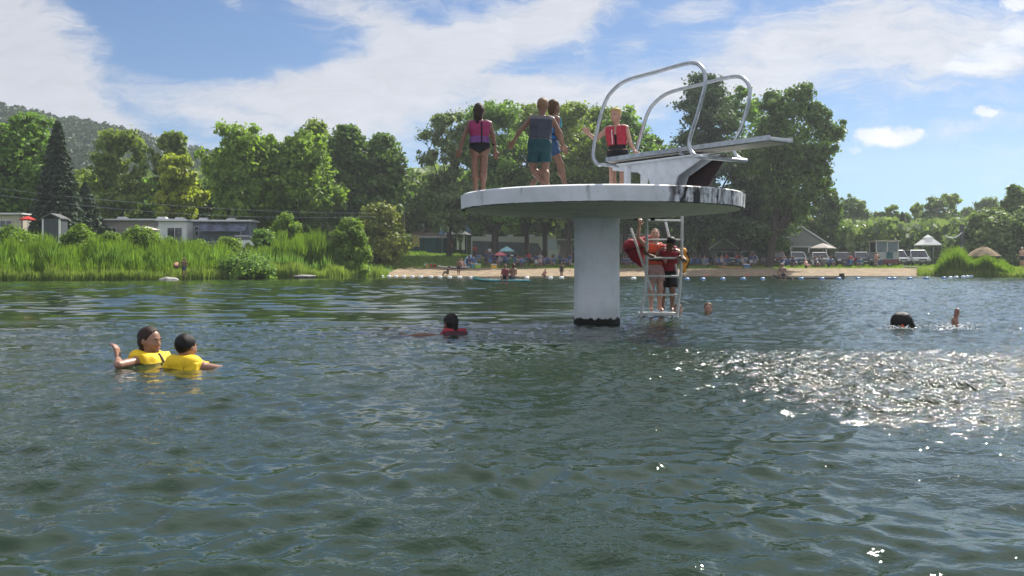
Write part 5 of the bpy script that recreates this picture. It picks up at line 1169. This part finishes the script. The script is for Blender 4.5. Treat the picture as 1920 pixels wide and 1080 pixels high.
vred = cloth('red_vest_nylon', (.36, .03, .05)); vora = cloth('orange_red_vest_nylon', (.70, .10, .045)); vmar = cloth('maroon_vest_nylon', (.27, .025, .04)); vyel = cloth('yellow_vest_nylon', (.78, .52, .02), var=.08); vtan = cloth('amber_vest_nylon', (.62, .30, .05))
blk = cloth('black_swim_cloth', (.014, .014, .017)); navy = cloth('navy_swim_cloth', (.02, .035, .06)); tealc = cloth('dark_teal_swim_cloth', (.010, .045, .055)); webb = cloth('black_webbing', (.012, .012, .012)); whb = cloth('white_trim', (.6, .6, .6)); greyb = cloth('silver_band', (.45, .45, .47)); pinkc = cloth('faded_pink_cloth', (.48, .30, .28)); bluec = cloth('blue_swim_cloth', (.03, .07, .15))
seam = cloth('mustard_seam', (.42, .26, .01))
def on_deck(px, d): return (X(px, d), d, DT + .010)
# girl at the left rim, seen from behind
human('girl at the left platform rim seen from behind, pink and purple vest, long wet hair', on_deck(899, 14.45), R(4), 1.33, dict(ua_l=(-.42, .02, -1), fa_l=(-.32, .10, -1), ua_r=(.30, .02, -1), fa_r=(.12, .02, -1), th_l=(.0, .02, -1), th_r=(-.02, .02, -1), sn_l=(.03, -.03, -1), sn_r=(-.03, -.03, -1), look=25),
      'tan', 'dark', 'long', [('vest', vpurp, .035, .298, .026, 0, None), ('panel', vpink, .125, .295, .026, -.2, .2), ('panel', webb, .035, .29, .030, .012, .030), ('panel', webb, .03, .055, .030, -.2, .2), ('brief', blk, .045)], fat=.93, curl=.3)
# boy in the slate vest, seen from behind, mid-stride
human('boy seen from behind in slate grey vest and teal shorts with a white waistband', on_deck(1012, 14.0), R(-8), 1.38, dict(spine=(.06, .14, 1), ua_l=(-.75, .10, -.75), fa_l=(-.62, .35, -.85), ua_r=(.52, .0, -.85), fa_r=(.15, .55, -.75), th_l=(-.12, .30, -1), sn_l=(.55, -.50, -.85), th_r=(.02, .12, -1), sn_r=(.16, -.42, -1), ft_l=(.8, .3, -.45), look=6),
      'tan', 'sand', 'short', [('vest', vnavy, .055, .300, .026, 0, None), ('panel', cloth('grey_vest_yoke', (.12, .12, .13)), .255, .30, .026, -.2, .2), ('shorts', tealc, .045, .74, .016, whb)], fat=1.05)
# girl beyond him
human('child in green and blue vest stepping right, half hidden behind the slate vest boy', on_deck(1031, 14.55), R(-66), 1.38, dict(spine=(0, .12, 1), ua_l=(-.2, .3, -1), fa_l=(-.1, .7, -.6), ua_r=(.15, -.1, -1), fa_r=(.1, .45, -.8), th_r=(.0, .50, -1), sn_r=(.0, .28, -1), th_l=(-.02, -.10, -1), sn_l=(0, -.62, -.75), ft_l=(0, .5, -1), look=-10),
      'tan', 'brown', 'wet', [('vest', vblue, .05, .300, .026, 0, webb), ('panel', vgreen, .19, .30, .026, -.2, .2), ('shorts', bluec, .04, .45, .008, None)])
# boy in the red vest behind the springboard
human('blond boy in an open red vest holding the handrail behind the springboard', on_deck(1158, 15.45), R(163), 1.41, dict(ua_r=(.75, .12, -.65), fa_r=(.30, .75, .30), hand_r=(.5, .4, .5), ua_l=(-.30, .15, -1), fa_l=(-.42, .30, -.8), look=20, spine=(.05, .02, 1)),
      'fair', 'blond', 'mop', [('top', blk, .03, .20, 0), ('vest', vred, .085, .300, .030, .7, None, .020), ('panel', whb, .09, .26, .031, .030, .042), ('shorts', blk, .03, .62, .012, None)], curl=.9)
# two boys on the ladder, facing this way
human('boy in an orange-red vest on the ladder looking up with one arm raised', (X(1229, 16.66), 16.66, .10), PI + R(6), 1.40, dict(spine=(-.02, -.05, 1), head=(.0, -.25, 1), look=12, ua_r=(.62, .18, .55), fa_r=(-.12, .05, 1), hand_r=(-.1, .3, 1), ua_l=(-.25, .30, -.75), fa_l=(.55, .80, -.10), th_l=(0, .12, -1), sn_l=(0, -.12, -1), th_r=(.02, .03, -1)),
      'rosy', 'sand', 'short', [('vest', vora, .05, .300, .040, 1, webb, .006), ('shorts', pinkc, .04, .60, .010, None)], curl=1.2)
human('boy in black shorts and maroon vest bending forward on the ladder', (X(1252, 16.72), 16.72, .10), PI - R(16), 1.36, dict(spine=(-.14, .52, 1), head=(-.25, .85, .65), look=0, ua_l=(-.55, .45, -.6), fa_l=(.25, .7, .2), ua_r=(.3, .65, -.5), fa_r=(.3, .55, .2), th_l=(-.06, .22, -1), sn_l=(.04, -.18, -1), th_r=(.05, .10, -1), sn_r=(0, -.14, -1)),
      'tan', 'black', 'short', [('vest', vmar, .04, .300, .038, 1, None), ('shorts', blk, .045, .88, .020, None)], curl=1.2)
# loose vest swelling out behind the first boy
g = Grid((-.5, -.4, -.5), (.5, .4, .5), .012); D = blend(g, [('c', (-.20, 0, .06), (.16, .02, .14), .11, .12), ('c', (-.20, 0, .05), (-.08, .02, -.10), .10, .12), ('c', (-.05, .05, -.12), (.02, .05, -.26), .10, .05)], .08)
X_, Y_, Z_ = g.full(); D = D + .006 * np.sin(X_ * 33 + Z_ * 11) * np.sin(Z_ * 29 + Y_ * 9)
lv = surf('life_vest', D, g, vmar); lv.location = PT(1202, 468, 16.95); tag(lv, 'bulky maroon life vest hanging out to the left behind the ladder', 'life vest')
MB().tube(curve([(-.28, -.08, -.02), (-.12, -.12, .02), (.1, -.11, .04)]), .012, 6).build('strap', webb, lv)
g = Grid((-.2, -.2, -.35), (.2, .2, .35), .010); D = blend(g, [('c', (.00, 0, -.17), (.055, .02, 0), .055, .06), ('c', (.055, .02, 0), (.0, .0, .16), .06, .05), ('c', (-.05, 0, .17), (.0, 0, .16), .045, .05)], .05)
av = surf('life_vest', D, g, vtan); av.location = PT(1281, 488, 16.8); tag(av, 'amber yellow life vest edge curving out behind the right ladder rail', 'life vest')
MB().tube(curve([(.05, -.055, -.14), (.105, -.03, 0), (.05, -.05, .14)]), .011, 6).build('piping', webb, av)
# heads in the water by the ladder
human('swimmer holding on below the ladder, brown hair, amber vest', (X(1271, 17.4), 17.4, .10), R(150), 1.35, dict(ua_l=(-.8, .3, .05), fa_l=(.1, .9, .2), look=-25), 'fair', 'brown', 'wet', [('vest', vtan, .05, .30, .035, 1, None)], anchor='head', fingers=False, h=.012)
human('swimmer with light brown wet hair and a blue vest collar right of the ladder', (X(1328, 17.8), 17.8, .105), PI, 1.35, dict(ua_l=(-1, .2, -.1), look=10), 'fair', 'brown', 'wet', [('vest', vblue, .05, .285, .035, 0, None)], anchor='head', fingers=False, h=.012)
# two swimmers in yellow vests
human('dark haired swimmer in a yellow vest turned to the right with a hand lifted', (X(281, 8.62), 8.62, Z(637, 8.62)), R(-112), 1.46, dict(neck=.088, spine=(0, -.10, 1), head=(0, .06, 1), ua_r=(.95, .12, -.02), fa_r=(-.55, -.55, .16), hand_r=(-.1, -.3, 1), ua_l=(-.5, .55, -.55), fa_l=(.2, 1, -.25), look=-4), 'warm', 'dark', 'wet', [('vest', vyel, .05, .315, .055, 1.35, webb), ('panel', webb, .19, .31, .060, -.008, .008, 1)], h=.0062, anchor='head', curl=.9)
human('swimmer seen from behind with wet black hair and a bright yellow vest', (X(349, 8.35), 8.35, Z(650, 8.35)), R(-12), 1.38, dict(neck=.088, ua_r=(.80, .45, -.16), fa_r=(.25, .8, -.12), ua_l=(-.6, .5, -.5), look=14), 'warm', 'black', 'short', [('vest', vyel, .05, .300, .065, 1.55, None), ('panel', seam, .14, .29, .086, -.052, -.046, -1), ('panel', seam, .14, .29, .086, .046, .052, -1), ('panel', webb, .200, .209, .086, -.2, .2, -1)], h=.0062, anchor='head')
MB().tube(curve([(X(268, 8.1), 8.12, -.03), (X(283, 8.1), 8.10, .012), (X(300, 8.1), 8.08, -.04)]), [.03] * 15, 8) if False else None
# swimmer with the red collar
human('swimmer with black hair and a red collared vest swimming away to the left', (X(845, 12.25), 12.25, Z(606, 12.25)), R(38), 1.5, dict(neck=.09, spine=(0, .55, .8), head=(0, .30, 1), ua_l=(-.95, .25, .14), fa_l=(-.95, .25, -.04), ua_r=(.5, .8, -.5), look=0), 'brown', 'black', 'wet', [('vest', cloth('dark_vest', (.05, .02, .03)), .05, .300, .035, 0, None), ('extra', 'collar', vmar, lambda J, H, L: [('c', L(-.085, -.03, -.075), L(.085, -.045, -.085), .024 * H, .024 * H), ('c', L(-.085, -.03, -.075), L(-.075, .05, -.085), .022 * H, .02 * H), ('c', L(.085, -.045, -.085), L(.075, .05, -.095), .022 * H, .02 * H)])], h=.008, anchor='head')
# floating swimmer on the right: back of the head, shoulder and one raised foot
human('swimmer floating with black wet hair, one foot raised out of the water on the right', (X(1692, 13.6), 13.6, Z(606, 13.6)), R(-82), 1.5, dict(spine=(0, -1, .10), right=(.9, .0, -.2), hip_right=(1, 0, 0), head=(0, -.9, .55), look=35, th_l=(-.05, 1, -.22), sn_l=(0, .72, -.32), th_r=(.02, 1, -.25), sn_r=(0, .38, 1), ft_r=(-.1, -.15, 1), ft_l=(0, 1, -.3), ua_r=(.9, .3, -.3), fa_r=(.6, .5, -.4), ua_l=(-.9, .1, -.35)), 'wet_tan', 'black', 'long', [('brief', blk, .04)], h=.008, anchor='head', fingers=False) if False else None
def floating():
    H = 1.5; g = Grid((-.5, -.35, -.55), (1.25, .35, .45), .009); c = lambda a, b, r0, r1: ('c', np.array(a, float), np.array(b, float), r0, r1); I3 = np.eye(3)
    P_ = [c((-.02, 0, .04), (.10, 0, -.06), .085, .08), c((.10, -.10, -.12), (.10, .12, -.12), .06, .06), c((.12, 0, -.12), (.40, 0, -.18), .12, .10), c((.40, -.06, -.18), (.40, .06, -.18), .09, .09),
          c((.40, .07, -.20), (.72, .06, -.30), .075, .05), c((.40, -.07, -.20), (.70, -.06, -.24), .075, .05), c((.70, -.06, -.24), (.742, -.05, .04), .050, .036), c((.72, .06, -.30), (1.05, .06, -.40), .05, .032),
          c((.742, -.05, .04), (.742, -.05, .07), .034, .034), c((.735, -.05, .065), (.765, -.045, .20), .036, .026), c((.765, -.045, .18), (.772, -.045, .225), .026, .018), c((.735, -.05, .07), (.715, -.05, .095), .03, .02), c((1.05, .06, -.40), (1.16, .06, -.42), .03, .02),
          c((.10, -.12, -.12), (-.06, -.16, -.02), .045, .042), c((-.06, -.16, -.02), (-.16, -.10, -.10), .038, .03), c((-.16, -.10, -.10), (-.22, -.08, -.14), .03, .02), c((.10, .13, -.12), (.0, .32, -.18), .04, .03)]
    P_ += [c((.768 + .0, -.045 + o_, .22), (.772, -.045 + o_ * 1.2, .238), .010, .009) for o_ in (-.02, -.01, 0, .01, .02)]
    b_ = surf('person', blend(g, P_, .035), g, SKIN['wet_tan']); b_.location = (X(1690, 13.6), 13.6, .03)
    Hh = blend(g, [('e', (.0, 0, .085), (.15, .12, .125), I3), c((-.07, -.02, .07), (-.13, -.03, -.05), .07, .05), c((.04, -.01, .09), (.15, -.01, -.02), .09, .06)], .04)
    X_, Y_, Z_ = g.full(); Hh = Hh + .004 * np.sin(X_ * 60 + 4 * np.sin(Z_ * 15)) * np.sin(Y_ * 55); surf('hair', Hh, g, HAIR['black'], b_)
    D = blend(g, [c((-.055, -.155, -.015), (-.06, -.16, .0), .048, .046)], .02); surf('shoulder_strap', np.maximum(D, np.abs(X_ + .05) - .008), g, vora, b_)
    tag(b_, 'floating swimmer with wet black hair and one foot sticking up out of the water', 'person')
floating()

# ------------------------------------------------------------------ people on and by the beach
far = dict(h=.024, fingers=False, face=False)
SITP = dict(spine=(0, -.12, 1), th_l=(-.14, 1, .12), th_r=(.14, 1, .12), sn_l=(0, .12, -1), sn_r=(0, .12, -1), ua_l=(-.2, .35, -1), fa_l=(.2, .9, -.2), ua_r=(.2, .35, -1), fa_r=(-.2, .9, -.2))
FLOOR = dict(spine=(0, -.25, 1), th_l=(-.15, 1, .55), th_r=(.15, 1, .55), sn_l=(0, .55, -1), sn_r=(0, .55, -1), ua_l=(-.2, .3, -1), fa_l=(0, .8, .0), ua_r=(.2, .3, -1), fa_r=(0, .8, .0))
BOARD = dict(FLOOR, th_l=(-.3, 1, .15), th_r=(.3, 1, .15), sn_l=(.2, .4, -1), sn_r=(-.2, .4, -1))
WALK = dict(th_l=(0, .3, -1), sn_l=(0, -.1, -1), th_r=(0, -.1, -1), sn_r=(0, -.35, -1), ua_l=(-.2, -.2, -1), ua_r=(.2, .3, -1))
def z_at(px, d): return G(px, d) + .07
def bz(py, d): return Z(py, d)
human('person in a dark vest on the left end of the turquoise paddle board', (X(947, 55.9), 55.9, .28), R(175), 1.55, BOARD, 'tan', 'dark', 'short', [('vest', cloth('dark_red_vest', (.16, .03, .04)), .05, .3, .03, 0, None), ('shorts', blk, .04, .7, .012, None)], anchor='pel', **far)
human('bare-backed person on the right of the turquoise paddle board', (X(961, 56.2), 56.2, .28), R(20), 1.60, BOARD, 'tan', 'brown', 'short', [('shorts', navy, .04, .7, .012, None)], anchor='pel', **far)
human('shirtless man in a pale cap sitting on the dark paddle board', (X(1467, 68), 68, .30), R(170), 1.72, dict(BOARD, ua_l=(-.45, .1, -1), ua_r=(.45, .1, -1), fa_l=(.1, .2, -1), fa_r=(-.1, .2, -1)), 'tan', cloth('pale_cap', (.6, .58, .55)), 'cap', [('shorts', navy, .04, .7, .012, None)], anchor='pel', **far)
human('child in dark swimsuit wading left of the pillar', (X(1053, 82), 82, -.12), R(170), 1.30, WALK, 'tan', 'dark', 'short', [('top', blk, -.08, .27, 0)], **far)
human('child sitting at the waterline left of the wading child', (X(1021, 84.5), 84.5, .12), R(150), 1.15, FLOOR, 'tan', 'brown', 'short', [('top', cloth('coral_top', (.5, .12, .10)), -.06, .27, 0)], anchor='pel', **far)
human('thin child standing on the sand before the white board', (X(860, 88.5), 88.5, z_at(860, 88.5)), R(180), 1.50, WALK, 'brown', 'dark', 'short', [('shorts', blk, .04, .6, .012, None)], **far)
human('person crouching at the water in front of the white board', (X(839, 88), 88, z_at(839, 88) + .22), R(120), 1.40, FLOOR, 'brown', 'dark', 'wet', [('top', navy, -.06, .27, 0)], anchor='pel', **far)
human('sunbather with bare back sitting right of the white board', (X(867, 98), 98, z_at(867, 98) + .22), R(-150), 1.7, FLOOR, 'rosy', 'sand', 'short', [('shorts', red, .04, .5, .012, None)], anchor='pel', **far)
human('person walking on the lawn edge behind the bare-backed paddler', (X(1013, 100), 100, z_at(1013, 100)), R(160), 1.65, WALK, 'tan', 'dark', 'short', [('top', cloth('grey_shirt', (.22, .22, .24)), -.05, .29, .5), ('shorts', pinkc, .04, .6, .012, None)], **far)
human('person standing in the gazebo shade right of the cottage', (X(846, 112), 112, G(846, 112)), R(200), 1.72, WALK, 'brown', 'dark', 'short', [('shorts', navy, .04, .6, .012, None)], **far)
human('person in white shirt standing beside the thick trunk', (X(919, 112), 112, G(919, 112)), R(10), 1.75, {}, 'tan', 'dark', 'short', [('top', cloth('white_shirt', (.65, .65, .66)), -.1, .29, .6), ('shorts', navy, .04, .7, .012, None)], **far)
human('bare chested man standing beside the service trailer', (X(1644, 109), 109, G(1644, 109)), R(185), 1.78, {}, 'rosy', 'brown', 'short', [('shorts', cloth('brick_shorts', (.30, .08, .06)), .04, .7, .012, None)], **far)
human('man with white headphones cap at the right edge by the thicket', (X(1916, 88), 88, G(1916, 88) + .35), R(120), 1.75, {}, 'rosy', cloth('white_cap', (.6, .6, .6)), 'cap', [('shorts', navy, .04, .7, .012, None)], **far)
human('person sunbathing on the sand edge in front of the mauve people carrier', (X(1512, 103), 103, z_at(1512, 103) + .2), R(200), 1.7, FLOOR, 'rosy', 'dark', 'short', [('shorts', blk, .04, .5, .012, None)], anchor='pel', **far)
human('seated person with white hat left of the mauve people carrier', (X(1531, 105), 105, z_at(1531, 105) + .25), R(185), 1.7, FLOOR, 'tan', cloth('white_hat', (.65, .64, .6)), 'cap', [('top', whb, -.05, .29, .5)], anchor='pel', **far)
human('person bathing low in the water before the brown paddle board', (X(1486, 63), 63, .02), R(180), 1.6, {}, 'tan', 'dark', 'short', [('top', cloth('blue_rash_shirt', (.05, .09, .30)), -.1, .30, .6)], anchor='head', **far)
t = human('child with bare chest standing in front of the tall reeds', (X(345, 60.2), 60.2, .25), R(190), 1.15, dict(ua_r=(.9, .3, -.3), fa_r=(.9, .3, .1)), 'tan', 'sand', 'short', [('shorts', cloth('patterned_shorts', (.06, .08, .10), var=.8, scale=60), .04, .7, .014, None)], h=.018, fingers=False, face=False)
t = thing('fishing_net', 'orange fishing net held by the child before the reeds', 'net', (X(331, 60), 60, .95))
m = MB(); m.lathe([(.22, 0), (.17, -.2), (.08, -.38), (.02, -.42)], 14, cap=False); m.v = [(p[0], p[2], p[1]) for p in m.v]; m.build('net_bag', cloth('orange_net', (.30, .16, .09)), t)
MB().tube([(-.2, 0, 0), (.62, .05, .05)], .014, 5).build('handle', wood, t)
# seated crowd under the trees: six makes of person, copied, each with shirt and shorts of its own colour
SHIRTS = {k: cloth(k + '_crowd_cloth', c) for k, c in (('white', (.55, .55, .56)), ('navy', (.03, .05, .13)), ('blue', (.07, .15, .34)), ('red', (.38, .05, .06)), ('grey', (.22, .23, .25)), ('black', (.02, .02, .022)), ('pink', (.50, .24, .28)), ('green', (.08, .18, .09)))}
def chair_parts(col, r):
    m = MB(); m.prism([(-.26, .42), (.26, .40), (.26, .43), (-.26, .45)], lambda p, q, w: (w, p, q), -.26, .26); m.build('seat', col, r)
    m = MB(); m.prism([(-.26, .44), (-.42, .98), (-.39, .99), (-.23, .45)], lambda p, q, w: (w, p, q), -.26, .26); m.build('backrest', col, r)
    for sx in (-.26, .26):
        MB().tube([(sx, .28, 0), (sx, -.30, .62)], .016, 5).build('leg', black, r); MB().tube([(sx, -.36, 0), (sx, .28, .60)], .016, 5).build('leg', black, r)
        MB().tube([(sx, .28, .60), (sx, -.34, .64)], .022, 5).build('armrest', black, r)
CH = []
for k in ('navy', 'blue', 'green', 'grey'):
    r = thing('camp_chair', k + ' folding camp chair in the beach crowd', 'chair', (0, -30, -3)); chair_parts(SHIRTS[k], r); CH.append((k, r))
PROTO = []
rng = random.Random(21)
for i in range(6):
    pz = dict(SITP, spine=(rng.uniform(-.12, .12), rng.uniform(-.2, .15), 1), look=rng.uniform(-40, 40), ua_l=(-.3, rng.uniform(0, .6), -1), ua_r=(.3, rng.uniform(0, .6), -1))
    if i >= 4: pz = dict(WALK, look=30, ua_l=(-.4, .4, -1))
    p = human('seated person in the crowd' if i < 4 else 'standing person in the crowd', (0, -30, -3), 0, rng.uniform(1.55, 1.78), pz, ['tan', 'brown', 'fair', 'tan', 'brown', 'tan'][i], ['dark', 'sand', 'brown', 'black', 'dark', 'brown'][i], ['short', 'long', 'short', 'wet', 'short', 'long'][i], [('top', SHIRTS['navy'], -.06, .29, .55), ('shorts', SHIRTS['grey'], .04, .75, .012, None)], h=.03, anchor='pel', fingers=False, face=False)
    for ch_ in p.children:
        if ch_.name.startswith(('swim_shirt', 'shorts')): ch_.material_slots[0].link = 'OBJECT'
    PROTO.append(p)
def dup_tree(o, loc, rz):
    r = o.copy(); C.objects.link(r); r.location = loc; r.rotation_euler = (0, 0, rz)
    for ch_ in o.children:
        q = ch_.copy(); C.objects.link(q); q.parent = r
    return r
WHERE = [(880, 1075, 99, 112, 34, 'under the trees left of the pillar'), (1166, 1215, 102, 112, 9, 'between pillar and ladder'), (1284, 1345, 102, 112, 17, 'by the pine trunk right of the ladder'), (1345, 1455, 103, 110, 15, 'in front of the cars by the poplar'), (1455, 1640, 104, 107, 13, 'in front of the gabled hall')]
used = set(); usedc = set(); names = list(SHIRTS)
for px0, px1, d0, d1, nn, where in WHERE:
    for k in range(nn):
        px = px0 + (px1 - px0) * (k + rng.random()) / nn + 11 * math.sin(k * 1.7); d = rng.uniform(d0, d1); i = rng.choice([0, 0, 1, 1, 2, 2, 3, 3, 4, 5]); s = rng.choice(['white', 'navy', 'navy', 'blue', 'grey', 'black', 'red', 'pink', 'green', 'white', 'grey'] if 'ladder' not in where else ['navy', 'blue', 'blue', 'white', 'grey', 'red']); rz = rng.uniform(-.9, .9) + PI * (rng.random() < .7)
        z = G(px, d); zz = z + (.54 if i < 4 else .86)
        o = PROTO[i] if i not in used else dup_tree(PROTO[i], (0, 0, 0), 0); used.add(i); o.location = (X(px, d), d, zz); o.rotation_euler = (0, 0, rz)
        o['label'] = '%s person, %s shirt, crowd %s' % ('seated' if i < 4 else 'standing', s, where); o['group'] = 'people in the beach crowd'
        for ch_ in o.children:
            if ch_.name.startswith('swim_shirt'): ch_.material_slots[0].material = SHIRTS[s]; ch_.name = 'shirt'
            if ch_.name.startswith('shorts'): ch_.material_slots[0].material = SHIRTS[rng.choice(['grey', 'navy', 'black', 'blue', 'white'])]
        if i < 4:
            j = rng.randrange(4); kn, cp = CH[j]; cc_ = cp if j not in usedc else dup_tree(cp, (0, 0, 0), 0); usedc.add(j)
            cc_.location = (X(px, d) + .05 * math.sin(rz), d - .05 * math.cos(rz), z); cc_.rotation_euler = (0, 0, rz); cc_['label'] = '%s folding camp chair %s' % (kn, where); cc_['group'] = 'camp chairs of the beach crowd'
# things lying about the crowd
parasol(938, 104, 472, 26, .5, 'pink and red parasol leaning in the crowd under the trees', cloth('pink_parasol_cloth', (.62, .16, .20)), pole=1.9)
parasol(950, 108, 462, 30, .6, 'pale turquoise parasol behind the pink one', cloth('turquoise_parasol_cloth', (.28, .50, .52)), pole=2.3)
t = thing('beach_tent', 'blue and white pop-up beach tent right of the white board', 'tent', (X(882, 101), 101, G(882, 101)))
m = MB(); m.lathe([(.75, 0), (.72, .5), (.5, 1.0), (.05, 1.3)], 12, cap=False); m.build('shell', cloth('tent_blue_cloth', (.14, .36, .55), var=.6, scale=3), t, True); MB().tube(curve([(-.7, -.3, 0), (-.4, -.4, .9), (.2, -.4, 1.2), (.7, -.3, 0)]), .04, 6).build('arch_trim', whitec, t)
def cooler(px, d, m_, label):
    t = thing('cool_box', label, 'cool box', (X(px, d), d, G(px, d) + .05), .2); MB().box((0, 0, .2), (.6, .38, .36)).build('box', m_, t, bevel=.03); MB().box((0, 0, .42), (.64, .42, .07)).build('lid', whitec, t, bevel=.02); MB().tube([(-.3, -.2, .3), (-.3, -.26, .36), (.3, -.26, .36), (.3, -.2, .3)], .014, 5).build('handle', black, t)
cooler(896, 98.5, cloth('lime_plastic', (.35, .55, .08)), 'lime green cool box on the lawn edge before the crowd'); cooler(889, 99, aqua, 'aqua cool box beside the lime green one'); cooler(926, 98, yellow, 'yellow cool box in front of the pink parasol'); cooler(1400, 102, SHIRTS['blue'], 'blue cool box on the sand edge before the white off-roader')
for px, d, m_, lb_ in ((801, 99.5, yellow, 'yellow beach toy bucket on the grass edge'), (808, 100, vora, 'orange beach toy bucket right of the yellow bucket'), (815, 99.5, red, 'red beach toy bucket, rightmost of the row'), (797, 100.5, whitec, 'white beach toy bucket at the left end of the row')):
    t = thing('toy_bucket', lb_, 'bucket', (X(px, d), d, G(px, d) + .06)); MB().lathe([(.10, 0), (.14, .26), (.15, .27), (.13, .26), (.09, .02)], 12, cap=False).build('pail', m_, t); MB().tube(curve([(-.14, 0, .26), (0, .0, .40), (.14, 0, .26)]), .012, 5).build('handle', whitec, t)
# ------------------------------------------------------------------ summer haze: one closed box of pale even air
hm = bpy.data.materials.new('summer_haze'); hm.use_nodes = True
t = hm.node_tree; t.nodes.clear(); out = t.nodes.new('ShaderNodeOutputMaterial'); pv = t.nodes.new('ShaderNodeVolumePrincipled')
pv.inputs['Color'].default_value = (.86, .93, 1, 1); pv.inputs['Density'].default_value = .00036; pv.inputs['Anisotropy'].default_value = .35
t.links.new(pv.outputs[0], out.inputs['Volume'])
hz = MB().box((0, 480, 58), (2400, 1240, 128)).build('haze', hm); tag(hz, 'thin summer haze in the air', kind='stuff')
